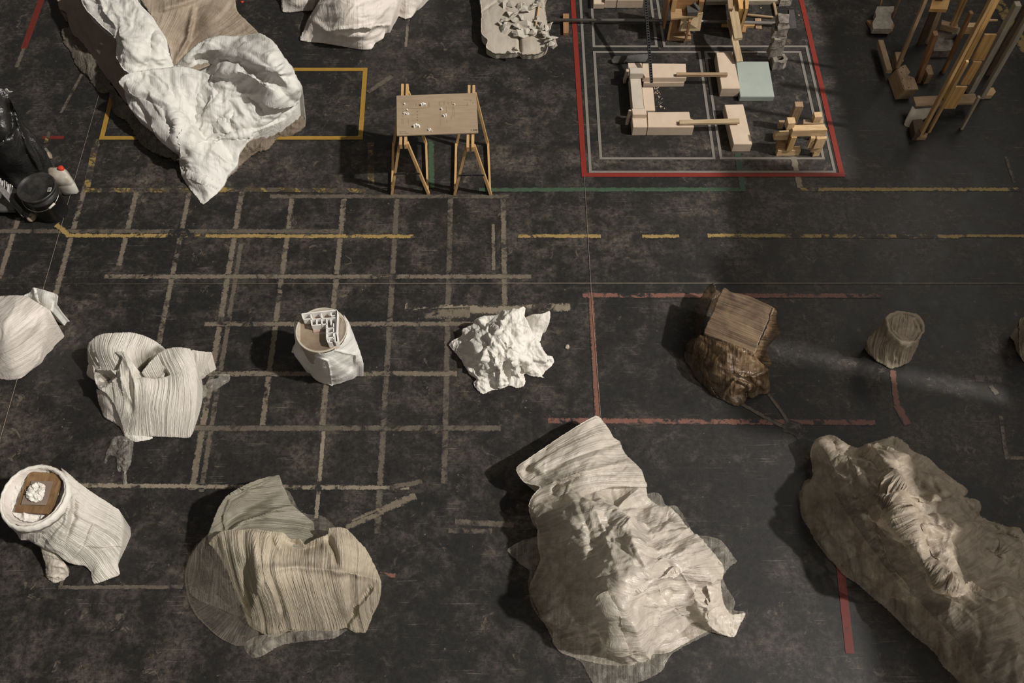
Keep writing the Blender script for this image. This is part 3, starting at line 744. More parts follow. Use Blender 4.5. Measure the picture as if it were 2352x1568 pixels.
# leaning ply planks between foam and top edge
T(beam('plywood_plank', P(1699,142,.150), P(1677,45,.30), .072, .020, M['paleply_y']), 'short pale plywood plank resting on the foam block beside the green slab', 'plank')
pts = [(1675,25),(1681,27),(1688,5),(1692,6),(1706,86),(1687,88)]
T(prism('plywood_plank', pts, .36, .325, M['paleply_y'], bevel=.001), 'pale plywood offcut with a notched end, stacked above the short plank', 'plank')
T(beam('plywood_plank', P(1678,22,.40), P(1671,-50,.46), .055, .03, M['oldwood_y']), 'brown board end at the top edge behind the notched plywood offcut', 'plank')
T(prism('plywood_box', [(1684,-60),(1700,-60),(1710,20),(1698,20)], .40, .085, M['goldply_z'], bevel=.001), 'tall brown plywood box at the top edge right of the notched offcut', 'box')
T(prism('wooden_block', [(1711,-8),(1721,-8),(1719,20),(1712,20)], .42, .0, M['pine_z'], bevel=.001), 'slim orange wood post standing right of the tall plywood box', 'block')
T(prism('wooden_bar', [(1658,53),(1734,56),(1733,59),(1658,58)], .03, 0, M['pine_x'], bevel=.001), 'thin pine strip on the floor crossing below the metal tube', 'wooden bar')
T(prism('wooden_block', [(1703,60),(1715,60),(1712,74),(1704,73)], .02, 0, M['brownwood_z'], bevel=.001), 'little brown wood wedge on the floor just under the pine strip', 'block')
T(beam('wooden_strip', P(1716,34,.02), P(1776,40,.02), .025, .02, M['oldwood_x']), 'thin weathered strip lying left of the concrete stack', 'wooden strip')
T(prism('card_offcut', [(1734,42),(1748,42),(1750,66),(1736,65)], .012, 0, M['oldwood_y'], bevel=.001), 'small brown rectangular offcut on the floor under the metal tube', 'offcut')
T(beam('wooden_strip', P(1775,-5,.02), P(1783,35,.02), .03, .02, M['oldwood_y']), 'thin weathered strip running from the top edge towards the concrete stack', 'wooden strip')
T(prism('whitewashed_beam', [(1622,-6),(1793,-8),(1793,2),(1622,4)], .05, 0, M['greywood_x'], bevel=.001), 'long pale beam lying along the top edge behind the planks', 'beam')
T(rough_prism('cracked_block', [(1794,-14),(1820,-14),(1820,0),(1793,1)], .08, 0, M['lightconcrete'], amp=.002), 'white cracked plaster block on the end of the long pale beam', 'block')
T(tube('metal_tube', [P(1266,46,.055), P(1520,47,.05), P(1786,53,.045)], .017, M['tube']), 'long thin grey tube lying across the red tape outline', 'tube')
T(prism('wooden_block', [(1293,31),(1307,31),(1306,76),(1294,76)], .035, 0, M['brownwood_y'], bevel=.001), 'small brown block under the left end of the grey tube', 'block')
T(prism('card_offcut', [(1812,22),(1824,22),(1830,64),(1812,66)], .012, 0, M['slate'], bevel=.001), 'dark flat offcut on the floor behind the concrete stack', 'offcut')

# ------------------------------------------------------------------ stack of broken hollow concrete blocks
def hollow(name, pix, z1, z0, seed, parent=None, hole=.5, amp=.012, hoff=(0, 0)):
    top = [P(x, y, z1) for x, y in pix]; c = sum(top, Vector())/len(top)
    n = len(top); bm = bmesh.new(); ho = Vector((hoff[0], hoff[1], 0))
    inn = [c + ho + (v-c)*hole for v in top]
    O = [bm.verts.new(v) for v in top]; I = [bm.verts.new(v) for v in inn]
    Ob = [bm.verts.new((v.x, v.y, z0)) for v in top]; Ib = [bm.verts.new((v.x, v.y, z0 + .25*(z1-z0))) for v in inn]
    for i in range(n):
        j = (i+1) % n
        bm.faces.new((O[i], O[j], I[j], I[i])); bm.faces.new((O[i], Ob[i], Ob[j], O[j])); bm.faces.new((I[i], I[j], Ib[j], Ib[i]))
    bm.faces.new(Ib); bm.faces.new(list(reversed(Ob)))
    solve(bm, seed, amp, 3)
    for v in bm.verts: v.co.z = max(v.co.z, z0)
    return frombm(name, bm, M['concrete'], parent)
gc = 'stack of broken hollow concrete blocks'
T(hollow('concrete_block', [(1772,123),(1803,122),(1809,136),(1803,142),(1779,143)], .11, 0, 1, hole=.45), 'bottom hollow concrete block of the stack beside the green slab', 'concrete block', gc)
T(hollow('concrete_block', [(1768,98),(1799,96),(1803,108),(1773,112)], .235, .11, 2, hole=.45, hoff=(-.02,0)), 'second broken concrete block from the bottom of the stack', 'concrete block', gc)
T(hollow('concrete_block', [(1777,70),(1806,66),(1808,88),(1777,92)], .36, .235, 3, hole=.3, amp=.018), 'third broken concrete block from the bottom of the stack', 'concrete block', gc)
T(hollow('concrete_block', [(1776,55),(1812,50),(1812,66),(1778,70)], .47, .36, 4, hole=.4, amp=.02, hoff=(-.03,0)), 'fourth broken concrete block from the bottom of the stack', 'concrete block', gc)
T(rough_prism('concrete_block', [(1786,32),(1812,31),(1813,50),(1790,54)], .56, .47, M['concrete'], seed=9, amp=.02), 'topmost jagged lump of the concrete stack', 'concrete block', gc)

# ------------------------------------------------------------------ small timber frame
gt_ = 'pine offcuts stacked into a small frame'
def tb(pix, z1, z0, lab, ax='x', m='palepine', nm='wooden_block'):
    T(prism(nm, pix, z1, z0, M[m+'_'+ax], bevel=.002), lab, 'wooden block', gt_)
z1 = hz(345.5, 358); zq = hz(345.5, 314, z1) if False else z1 + (hz(314, 345.5) )
zq = 7 - (7 - z1)*G(345.5)/G(314)
z3 = 7 - (7 - zq)*G(314)/G(300)
tb([(1785,338),(1837,334),(1840,345),(1787,346)], z1, 0, 'foot block of the small timber frame, nearest the red corner on the left leg')
tb([(1817,300),(1830,300),(1831,316),(1818,316)], zq, z1, 'upright block carrying the left end of the long top beam', 'z', 'pine')
tb([(1817,287),(1893,285),(1901,298),(1821,300)], z3, zq, 'long pine beam across the top of the small timber frame')
tb([(1807,269),(1825,269),(1828,282),(1811,284)], z3+.07, z3-.02, 'small cube perched on the left end of the long top beam', 'z')
tb([(1869,257),(1887,256),(1889,268),(1872,269)], z3+.04, z3-.04, 'small cube standing behind the right end of the long top beam', 'z')
tb([(1845,274),(1891,273),(1892,284),(1845,284)], z3-.04, z3-.11, 'brown crossbar behind the long top beam', 'x', 'oldwood')
tb([(1876,275),(1889,275),(1889,282),(1877,282)], z3-.11, 0, 'upright block under the crossbar at the back right of the timber frame', 'z', 'oldwood')
tb([(1789,276),(1803,276),(1801,284),(1790,284)], z3-.02, z3-.09, 'small block at the back left of the timber frame', 'z', 'oldwood')
tb([(1779,300),(1812,299),(1813,311),(1781,311)], zq-.04, zq-.11, 'horizontal block on the back left leg of the timber frame')
tb([(1785,318),(1806,318),(1806,330),(1785,330)], z1+.07, z1, 'brown block inside the left leg of the timber frame', 'x', 'brownwood')
tb([(1868,339),(1884,339),(1885,349),(1870,350)], z1*.8, 0, 'lowest block of the right leg of the timber frame')
zr = z1*.8
tb([(1861,325),(1888,326),(1890,338),(1866,338)], zr+.075, zr, 'block with a knot, second from the floor in the right leg')
tb([(1875,313),(1899,312),(1899,318),(1877,320)], zq, zr+.075, 'upper block of the right leg under the end of the long beam', 'z')
tb([(1862,311),(1873,311),(1873,318),(1863,318)], zq, zr+.075, 'narrow block beside the upper block of the right leg', 'z')
tb([(1825,233),(1844,233),(1846,245),(1827,245)], .36, 0, 'tall brown post standing behind the small timber frame', 'z', 'oldwood', 'wooden_post')

# ------------------------------------------------------------------ trestles and plywood board
def trestle(x0, rr, rf, fl, fr, bl, br, label):
    """rear/front rail ends, front feet, back feet in pixels"""
    g = 'pine trestles under the plywood board'
    root = empty('trestle', (P(*fl)+P(*fr)+P(*bl)+P(*br))/4, label, 'trestle', g)
    zr = .70
    a = P(rr[0], rr[1], zr); b = P(rf[0], rf[1], zr-.01)
    for s in (-1, 1):
        o = Vector((s*.022, 0, 0)); beam('rail', a+o, b+o, .026, .06, M['pine_y'], root, .002)
    for s, f_ in ((-1, fl), (1, fr)):
        p = P(*f_); top = Vector((b.x + s*.034, b.y+.04, zr)); beam('leg', Vector((p.x, p.y, .0)), top, .026, .034, M['pine_z'], root, .002)
    for s, f_ in ((-1, bl), (1, br)):
        p = P(*f_); top = Vector((a.x + s*.034, a.y-.08, zr)); beam('leg', Vector((p.x, p.y, .0)), top, .026, .034, M['pine_z'], root, .002)
    for s, p1, p2 in ((-1, fl, bl), (1, fr, br)):
        q1, q2 = P(*p1), P(*p2); q1 = q1 + Vector((-s*.006, .02, .030)); q2 = q2 + Vector((0, 0, .030))
        beam('floor_rail', q1, q2, .022, .034, M['pine_y'], root, .002)
    f1, f2 = P(*fl), P(*fr); k = .44
    t1 = Vector((b.x-.034, b.y+.04, zr)); t2 = Vector((b.x+.034, b.y+.04, zr))
    p1 = f1*(1-k) + t1*k + Vector((0,-.02,0)); p2 = f2*(1-k) + t2*k + Vector((0,-.02,0))
    br_ = beam('spreader', p1, p2, .008, .016, M['blackmetal'], root, .001)
    for p in (p1, p2, (p1+p2)/2): 
        bm = bmesh.new(); bmesh.ops.create_uvsphere(bm, u_segments=8, v_segments=6, radius=.009, matrix=Matrix.Translation(p+Vector((0,-.004,0)))); frombm('bolt', bm, M['blackmetal'], br_)
    return root
trestle(0, (930.5,197), (926,337), (900,445), (984,444), (904,333), (979,332), 'pine trestle under the left half of the plywood board')
trestle(0, (1083,200), (1080,343), (1044,446), (1127,446), (1048,334), (1121,334), 'pine trestle under the right half of the plywood board')
zt = .745
B4 = [(910.5,219.5),(1093.5,213),(1098.5,304.5),(911.5,311)]
bd_ = prism('plywood_board', B4, zt, zt-.012, M['board'], bevel=.001); T(bd_, 'thin plywood board with faint engraved plans laid across two trestles', 'board')
W4 = [P(x, y, zt) for x, y in B4]
def onb(u, v, z=.0): 
    p = (W4[0]*(1-u) + W4[1]*u)*(1-v) + (W4[3]*(1-u) + W4[2]*u)*v; return Vector((p.x, p.y, zt+z))
bm = bmesh.new()
def bl(u0, v0, u1, v1, w=.0022): bm_beam(bm, onb(u0, v0, .0006), onb(u1, v1, .0006), w, .0008)
rs = random.Random(7)
for k in range(6): 
    bl(.07, .2+.065*k, .085, .185+.065*k); bl(.07, .2+.065*k, .085, .22+.065*k)
for u in (.155,.18,.205,.235,.25): bl(u, .22, u, .30)
bl(.145,.34,.40,.34); bl(.40,.2,.40,.33); bl(.41,.2,.41,.33); bl(.06,.17,.16,.17); bl(.06,.17,.06,.22)
for u in (.065,.08,.145): bl(u, .60, u, .74)
for u in (.53,.54): bl(u,.2,u,.29)
bl(.53,.19,.61,.19)
for k in range(7): 
    bl(.535,.46+.055*k,.545,.44+.055*k); bl(.535,.46+.055*k,.545,.475+.055*k)
for u in (.59,.60,.64,.655,.69): bl(u,.2,u,.28)
bl(.62,.32,.62,.5); bl(.62,.65,.62,.73); bl(.68,.57,.68,.62); bl(.70,.33,.70,.6); bl(.715,.33,.715,.6)
for k in range(12): 
    u = .74+.012*k; bl(u,.30+.02*rs.random(),u+.004,.32)
bl(.88,.25,.88,.33); bl(.89,.25,.89,.33); bl(.84,.17,.93,.19); bl(.93,.17,.93,.22); bl(.955,.23,.955,.29)
for k in range(14): bl(.19+.012*k, .335, .194+.012*k, .35)
for v in (.42,.5,.56,.63): 
    for u in (.19,.25,.255,.26): bl(u, v, u+.004, v+.02)
frombm('engraved_plan', bm, M['ink'], bd_)
def text_on(s, u, v, size, mat, name):
    cu = bpy.data.curves.new('t', 'FONT'); cu.body = s; cu.size = size; cu.extrude = .0004
    t = bpy.data.objects.new('t', cu); COL.objects.link(t); bpy.context.view_layer.update()
    me = bpy.data.meshes.new_from_object(t.evaluated_get(bpy.context.evaluated_depsgraph_get()))
    p = onb(u, v, .0008); ax = (W4[1]-W4[0]).normalized(); ay = Vector((-ax.y, ax.x, 0))
    vs = [p + ax*q.co.x + ay*q.co.y for q in me.vertices]; fs = [list(f.vertices) for f in me.polygons]
    bpy.data.objects.remove(t); return meshobj(name, vs, fs, mat, bd_)
text_on('1:500', .905, .955, .030, M['pencil'], 'scale_lettering')
for v, n in ((.93, 9), (.972, 12)):     # two small illegible engraved lines
    bm = bmesh.new(); u = .035
    for k in range(n):
        w_ = .007; h_ = .028; pts_ = [(rs.random()*w_, rs.random()*h_) for _ in range(4)]
        for (p0, q0), (p1_, q1_) in zip(pts_, pts_[1:]): bm_beam(bm, onb(u+p0, v-q0, .0006), onb(u+p1_, v-q1_, .0006), .0018, .0008)
        u += .0095
    frombm('engraved_lettering', bm, M['ink'], bd_)
gm = 'tiny white model buildings on the plywood board'
models = [((930,239),1,.014,'tiny white model alone at the upper left of the plywood board'),
 ((971,241),2,.019,'larger twin-block white model near the top of the board'),
 ((977,241),1,.019,'angular white model touching the right side of the twin-block one'),
 ((936,252.5),1,.012,'tiny white model second down on the left of the board'),
 ((929.5,260.5),2,.012,'small bent white model at the left edge of the middle row'),
 ((936.5,262),2,.013,'small double white model just right of the bent one'),
 ((1044,239.5),1,.012,'tiny white model at the upper right of the board'),
 ((1015,250.5),1,.016,'small rounded white model right of the board centre'),
 ((1022,266),2,.018,'white model in two lumps lowest on the right half'),
 ((957,290.5),3,.022,'largest angular white model near the front edge'),
 ((987,298),2,.014,'small peaked white model at the front edge'),
 ((992,301),1,.008,'tiniest white cube beside the peaked model')]
for (p, n, s, lab) in models:
    bm = bmesh.new(); c = P(p[0], p[1]+1, zt+.0005)
    for k in range(n):
        cc = c + Vector(((k-(n-1)/2)*s*.9, (k % 2)*s*.25, 0)); a_ = .4*k + p[0]; h_ = s*(1+.3*(k % 2))
        q = [cc + Vector((math.cos(a_+i*math.pi/2+.78)*s*.62, math.sin(a_+i*math.pi/2+.78)*s*.62, 0)) for i in range(4)]
        bm_prism(bm, [Vector((v.x*.85+cc.x*.15, v.y*.85+cc.y*.15, v.z+h_*(1+.3*(i % 2)))) for i, v in enumerate(q)], q)
    T(frombm('model_building', bm, M['whitemodel']), lab, 'model', gm)

# ------------------------------------------------------------------ black bucket, jug, trolley
c = P(124, 487); gB = c
bk = empty('bucket', c, 'black lidded paint bucket with wire handle beside the dirty jug', 'bucket')
hB = .37
lathe('bucket_body', (c.x, c.y, 0), [(.135,.0),(.140,.01),(.165,hB-.09),(.172,hB-.088),(.172,hB-.07),(.166,hB-.066),(.168,hB-.01)], M['blackplastic'], bk)
ld = lathe('lid', (c.x, c.y, 0), [(.150,hB-.02),(.176,hB-.018),(.180,hB),(.176,hB+.012),(.166,hB+.012),(.160,hB-.002),(.08,hB-.004),(.02,hB-.002),(.003,hB)], M['lid'], bk)
lc = P(114, 436, hB+.002); bm = bmesh.new()
bm_prism(bm, [lc+Vector(v) for v in ((-.016,-.022,.004),(.016,-.020,.004),(.015,.026,.004),(-.017,.024,.004))], [lc+Vector(v) for v in ((-.016,-.022,0),(.016,-.020,0),(.015,.026,0),(-.017,.024,0))])
lb = frombm('sticker', bm, M['label'], ld); bm = bmesh.new()
for i in range(8): bm_beam(bm, lc+Vector((-.011+.003*i,-.014,.0045)), lc+Vector((-.012+.003*i,.016,.0045)), .001+.0008*(i % 2), .001)
frombm('barcode', bm, M['barblack'], lb)
hp = []
for t in range(17):
    a_ = math.pi*(1.02 + t/16*.98); r_ = .178
    hp.append(Vector((c.x + math.cos(a_)*r_, c.y + math.sin(a_)*r_*1.03, hB-.075 - .055*math.sin(math.pi*t/16))))
hd = tube('wire_handle', hp, .0035, M['steel'], bk)
g0, g1 = hp[11], hp[13]; tube('grip', [g0, (g0+g1)/2, g1], .011, M['handlewhite'], hd)

jc = P(146, 428); jg = empty('jug', jc, 'dirty white plastic jug with a red cap behind the black bucket', 'jug')
zj = .27
jt = [(104,384),(110,380),(142,380),(150,384),(158,402),(152,408),(122,410),(106,402)]
def jugbody():
    top = [P(x, y, zj) for x, y in jt]; cen = sum(top, Vector())/len(top); bm = bmesh.new(); rings = []
    for s, z in ((.80, 0), (.95, .02), (1.0, .06), (1.0, .13), (.96, .15), (1.0, .17), (.98, .22), (.85, .255), (.5, zj), (.15, zj+.005)):
        rings.append([bm.verts.new((cen.x+(v.x-cen.x)*s, cen.y+(v.y-cen.y)*s, z)) for v in top])
    for a_, b_ in zip(rings, rings[1:]):
        for k in range(len(top)): bm.faces.new((a_[k], a_[(k+1) % len(top)], b_[(k+1) % len(top)], b_[k]))
    bm.faces.new(rings[0]); bm.faces.new(rings[-1]); bmesh.ops.subdivide_edges(bm, edges=list(bm.edges), cuts=1, use_grid_fill=True, smooth=.6)
    return frombm('jug_body', bm, M['jug'], jg, smooth=True)
jugbody()
cp = P(139, 385, zj+.02); lathe('cap', (cp.x, cp.y, zj-.005), [(.026,0),(.027,.004),(.026,.03),(.022,.034),(.003,.034)], M['redcap'], jg, seg=20)

tr = empty('trolley', P(40, 470), 'steel channel legged trolley at the left edge holding white paper strips', 'trolley')
beam('channel_leg', P(-30,395,.34), P(58,497,.07), .05, .03, M['dullsteel'], tr)
ll = beam('channel_rim', P(-33,400,.36), P(52,497,.09), .012, .045, M['dullsteel'], tr)
wc = P(72, 499, .045)
def wheel(name, c, ax, r, w, mat, parent):
    ax = Vector(ax).normalized(); s = ax.cross(Vector((0,0,1))).normalized(); u = s.cross(ax); bm = bmesh.new(); rings = []
    for o, q in ((-w/2, r*.8), (-w/2, r*.93), (-w*.3, r), (w*.3, r), (w/2, r*.93), (w/2, r*.8)):
        rings.append([bm.verts.new(c + ax*o + (s*math.cos(a_) + u*math.sin(a_))*q) for a_ in [2*math.pi*k/28 for k in range(28)]])
    for a_, b_ in zip(rings, rings[1:]):
        for k in range(28): bm.faces.new((a_[k], a_[(k+1) % 28], b_[(k+1) % 28], b_[k]))
    bm.faces.new(rings[0]); bm.faces.new(rings[-1]); return frombm(name, bm, mat, parent, smooth=True)
cf = beam('caster_fork', P(52,490,.10), P(72,499,.055), .035, .05, M['dullsteel'], tr)
wheel('caster_wheel', Vector((wc.x, wc.y, .045)), (.75, -.6, 0), .045, .03, M['rubber'], cf)
prism('tray', [(-40,440),(30,440),(34,484),(-40,484)], .10, .07, M['dullsteel'], tr)
rs = random.Random(11)
for k in range(9):
    x = -8 + k*4.6; y0 = 402 + k*3 + rs.random()*5; yy = 455 - (k % 3)*4
    lab = ['widest', 'second', 'third', 'fourth', 'fifth', 'sixth', 'seventh', 'eighth', 'rightmost'][k]
    T(beam('paper_strip', P(x, y0, .22+.01*k % .05), P(x-6+rs.random()*5, yy, .11), .022, .006, M['whitemodel'], roll=rs.random()-.5), 'white paper strip in the trolley at the left edge, %s from the left' % lab.replace('widest', 'first'), 'paper strip', 'white paper strips in the trolley')

# ------------------------------------------------------------------ timber group at the right
gr = 'old timber pieces standing at the upper right'
def vs(name, base, top, w, d, m, lab, zb=0, cat='wooden post', zlean=0, roll=0, par=None):
    a = P(base[0], base[1], zb); z = hz(top[1], base[1], zb) + zlean; b = P(top[0], top[1], z)
    up = Vector((0, 1, 0)); bm = bmesh.new(); bm_beam(bm, a, b, w, d, up=up, roll=roll)
    o = frombm(name, bm, M[m], par, bevel=.002)
    return o if par else T(o, lab, cat, gr)
# hourglass plaster on plank base
hb = prism('plank_base', [(1991,46),(2008,73),(2049,72),(2055,58),(2048,44)], .03, 0, M['brownwood_x'], bevel=.002); T(hb, 'brown wooden plinth under the waisted plaster block', 'plinth', gr)
T(rough_prism('waisted_block', [(2015,15),(2054,14),(2053,24),(2046,33),(2047,42),(2052,52),(2048,66),(2006,66),(2004,52),(2012,38),(2010,28)], .10, .03, M['lightconcrete'], amp=.004, sub=2), 'grey waisted plaster block on a wooden plinth', 'plaster block', gr)
vs('thin_post', (2022,14), (2040,-60), .015, .012, 'pine_z', 'thin orange stick rising behind the waisted plaster block', zb=.05)
vs('thin_post', (2050,40), (2092,-60), .02, .02, 'oldwood_z', 'thicker brown stick rising at the right of the waisted plaster block', zb=.03)
# lower left log group
T(beam('wooden_bar', P(2021,95,.09), P(2042,165,.09), .06, .05, M['oldwood_y']), 'split brown bar leaning into the big chamfered log', 'wooden bar', gr)
zl = hz(206, 217)
lg = prism('chamfered_log', [(2060,157),(2080,147),(2092,165),(2086,172),(2101,178),(2111,205),(2078,207)], .14, .0, M['oldwood_y'], bevel=.006, shear=(-.05, 0)); T(lg, 'big chamfered brown log with dark screw holes lying on the floor', 'log', gr)
bm = bmesh.new()
for x, y in ((2074,155),(2070,166),(2073,181),(2092,180),(2088,201)):
    p = P(x, y, .141); bmesh.ops.create_uvsphere(bm, u_segments=8, v_segments=6, radius=.007, matrix=Matrix.Translation(p) @ Matrix.Scale(.3, 4, (0,0,1)))
frombm('screw_holes', bm, M['barblack'], lg)
T(prism('wooden_block', [(2056,119),(2072,119),(2076,140),(2060,143)], .12, 0, M['oldwood_y'], bevel=.003), 'brown offcut behind the big chamfered log', 'wooden block', gr)
vs('wooden_post', (2061,154), (2150,-60), .035, .04, 'oldwood_z', 'tall brown batten rising from the big chamfered log to the top edge', zb=.14)
vs('wooden_post', (2108,186), (2149,76), .045, .07, 'brownwood_z', 'short brown post with an orange worn face right of the big log')
T(prism('plywood_block', [(2122,150),(2138,148),(2145,170),(2132,172)], .13, 0, M['oldwood_z'], bevel=.002), 'striped laminated block at the foot of the short brown post', 'wooden block', gr)
vs('dark_board', (2113,103), (2160,-10), .07, .03, 'darkwood_z', 'dark board standing behind the short brown post')
vs('plywood_board', (2132,100), (2180,-40), .055, .02, 'paleply_z', 'pale plywood board beside the dark board', cat='board')
T(prism('plywood_offcut', [(2150,-30),(2190,-30),(2176,22),(2136,20)], .60, .56, M['goldply_x'], bevel=.002), 'gold plywood offcut fixed high on the brown battens at the top edge', 'board', gr)
# cinder block with holes
T(hollow('cinder_block', [(2156,66),(2205,62),(2208,88),(2190,116),(2145,118),(2146,95)], .09, 0, 12, hole=.55, amp=.006, hoff=(.03,-.02)), 'grey cinder block with a round hole lying among the battens', 'concrete block', gr)
T(prism('wooden_block', [(2163,45),(2200,55),(2202,66),(2162,56)], .20, .13, M['oldwood_x'], bevel=.002), 'brown wedge lying on top of the cinder block', 'wooden block', gr)
for bx_, tx_, lab in ((2186, 2237, 'left batten of the pair rising behind the cinder block'), (2193, 2245, 'right batten of the pair rising behind the cinder block')):
    vs('wooden_post', (bx_, 57), (tx_, -60), .03, .03, 'pine_z', lab, zb=.20)
# front assembly
asm = empty('batten_assembly', P(2113, 311), 'tall golden batten assembly with plywood plates at the front of the timber group', 'timber assembly', gr)
vs('wooden_post', (2166,166), (2231,28), .032, .05, 'brownwood_z', 'tall dark-edged batten in the middle of the timber group')
vs('wooden_post', (2113,311), (2308,-60), .030, .05, 'pine_z', 'tallest golden batten at the front of the timber group', zb=.045, par=asm)
vs('wooden_post', (2133,303), (2222,140), .028, .03, 'pine_z', '', par=asm)
vs('wooden_post', (2172,225), (2316,-60), .05, .06, 'goldply_z', 'broad golden board behind the tallest batten', zb=.175, par=asm)
T(prism('dark_block', [(2096,275),(2118,272),(2128,300),(2112,307),(2102,307)], .10, 0, M['darkwood_z'], bevel=.003), 'blackened block at the foot of the tallest batten', 'wooden block', gr)
T(prism('wooden_block', [(2107,305),(2132,305),(2128,316),(2101,316)], .04, 0, M['oldwood_x'], bevel=.003), 'splintered end block nearest the front under the tallest batten', 'wooden block', gr)
T(sheet('whitewashed_board', [(2076,285,.01),(2096,243,.14),(2102,250,.14),(2140,247,.13),(2146,258,.11),(2120,275,.03),(2090,292,.01)], [(2100,262,.11)], M['whitewash'], step=3, jit=.3, seed=8, skirt=False, thick=.012), 'whitewashed bent board leaning at the left of the front battens', 'board', gr)
T(prism('cross_board', [(2098,222),(2240,215),(2247,236),(2104,243)], .17, .15, M['oldwood_x'], bevel=.001), 'wide brown board lying level across the feet of the front battens', 'board', gr)
def gp(pix, z, lab, m='goldply_z', th=.02):
    T(prism('plywood_plate', pix, z, z-th, M[m], bevel=.001), lab, 'plywood plate', gr)
def vplate(base, top, wpx, zb, lab):
    a = P(base[0], base[1], zb); z = hz(top[1], base[1], zb); b = P(top[0], top[1], z)
    a2 = P(base[0]+wpx, base[1], zb); b2 = P(top[0]+wpx, top[1], z); n = Vector((0, .02, 0)); bm = bmesh.new()
    bm_prism(bm, [a, a2, b2, b], [v+n for v in (a, a2, b2, b)]); frombm('plywood_plate', bm, M['goldply_z'], asm, bevel=.001)
vplate((2168,250), (2196,200), 26, .18, 'lowest golden plywood plate screwed to the front battens')
vplate((2206,195), (2236,143), 20, .30, 'middle golden plywood plate on the front battens')
vplate((2232,139), (2262,80), 28, .48, 'upper golden plywood plate on the front battens')
prism('wooden_block', [(2223,52),(2246,52),(2246,62),(2220,62)], .62, .53, M['palepine_x'], asm, bevel=.0)
prism('wooden_bar', [(2262,43),(2292,44),(2292,47),(2262,47)], .75, .735, M['palepine_x'], asm, bevel=.001)
vs('grey_beam', (2226,214), (2338,8), .055, .07, 'greywood_z', 'weathered grey square beam leaning up at the right of the golden plates')
vs('dark_board', (2270,172), (2362,10), .07, .02, 'darkwood_z', 'dark panel between the two weathered grey beams')
vs('grey_beam', (2254,224), (2372,20), .045, .05, 'greywood_z', 'weathered grey beam nearest the right edge of the picture')
vs('wooden_post', (2208,296), (2249,222), .025, .035, 'greywood_z', 'short grey leg under the right end of the level board')
T(prism('wooden_block', [(2262,203),(2282,200),(2288,210),(2280,219),(2262,219)], .05, 0, M['palepine_x'], bevel=.003), 'pale pine block end at the foot of the right grey beam', 'wooden block', gr)
# little scraps on the floor
def scrap(x, y, s, m, lab, cat='scrap'):
    bm = bmesh.new(); c_ = P(x, y, s*.2); bmesh.ops.create_icosphere(bm, subdivisions=2, radius=s, matrix=Matrix.Translation(c_) @ Matrix.Scale(.4, 4, (0,0,1)))
    for v in bm.verts: v.co += Vector(mnoise.noise_vector(v.co*60))*s*.5; v.co.z = max(v.co.z, .001)
    T(frombm('scrap', bm, M[m]), lab, cat)
scrap(1303, 797, .022, 'wax', 'crumpled beige scrap on the floor right of the crumpled white cloth')
scrap(556, 4, .02, 'redscrap', 'bright red scrap on the floor at the top edge')
scrap(1817, 31, .014, 'whitewash', 'pale chip behind the top of the concrete stack')
scrap(1835, 35, .011, 'oldwood_x', 'small brown chip beside the red tape near the concrete stack')
scrap(1748, 18, .009, 'pine_x', 'tiny orange chip on the floor below the long pale beam')
# strings
T(tube('string', [P(-20,652,.012), P(1176,650,.012), P(2372,650,.012)], .0016, M['rope']), 'thin pale string stretched straight across the whole floor', 'string')
T(tube('string', [P(228,215,.01), P(0,1008,.01), P(-40,1160,.01)], .0014, M['rope']), 'thin string running down the floor at the left side', 'string')
T(tube('string', [P(1342,402,.008), P(1360,700,.008), P(1381,970,.008)], .0014, M['rope']), 'thin string running from the red tape corner towards the big sheer drape', 'string')

# ------------------------------------------------------------------ cloth, paper and plaster things
M['paper'] = make_cloth('white_crumpled_paper', (.71, .69, .65), (.63, .61, .57), rough=.6, fiber=24, fstr=.25, wr=7, wstr=.35, transl=.12)
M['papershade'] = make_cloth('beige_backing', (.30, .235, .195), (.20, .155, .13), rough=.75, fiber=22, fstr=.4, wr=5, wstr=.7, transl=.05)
M['felt'] = make_cloth('grey_wadding', (.22, .195, .155), (.10, .088, .07), rough=.95, fiber=40, fstr=.2, wr=13, wstr=1.3, transl=.1, spec=.1, deep=True)
M['feltlight'] = make_cloth('beige_wadding', (.24, .19, .145), (.13, .105, .08), rough=.9, fiber=40, fstr=.2, wr=12, wstr=1.2, transl=.1, spec=.1, deep=True)
M['lining'] = make_cloth('brown_stained_lining', (.42, .35, .27), (.17, .125, .085), rough=.6, fiber=20, fstr=.5, wr=5, wstr=.5, transl=.1, stain=.5, fcol=.3)
M['pillow'] = make_cloth('pale_pillow_paper', (.72, .655, .60), (.64, .58, .53), rough=.5, fiber=12, fstr=.7, wr=6, wstr=.4, transl=.12, spec=.4)
M['pleat'] = make_cloth('white_pleated_fabric', (.80, .75, .68), (.68, .63, .56), rough=.6, fiber=26, fstr=1.7, wr=4, wstr=.1, transl=.15)
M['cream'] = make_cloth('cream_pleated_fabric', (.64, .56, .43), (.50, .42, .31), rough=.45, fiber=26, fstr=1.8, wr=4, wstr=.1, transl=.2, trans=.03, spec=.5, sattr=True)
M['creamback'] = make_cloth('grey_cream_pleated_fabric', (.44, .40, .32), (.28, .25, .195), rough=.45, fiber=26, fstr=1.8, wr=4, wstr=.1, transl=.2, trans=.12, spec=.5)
M['sheerpleat'] = make_cloth('sheer_pleated_fabric', (.42, .38, .31), (.30, .27, .22), rough=.4, fiber=26, fstr=1.8, wr=4, wstr=.1, transl=.2, trans=.74, spec=.5)
M['sheer'] = make_cloth('sheer_plastic', (.48, .43, .36), (.36, .32, .27), rough=.3, fiber=14, fstr=.4, wr=8, wstr=.6, transl=.2, trans=.70, spec=.6)
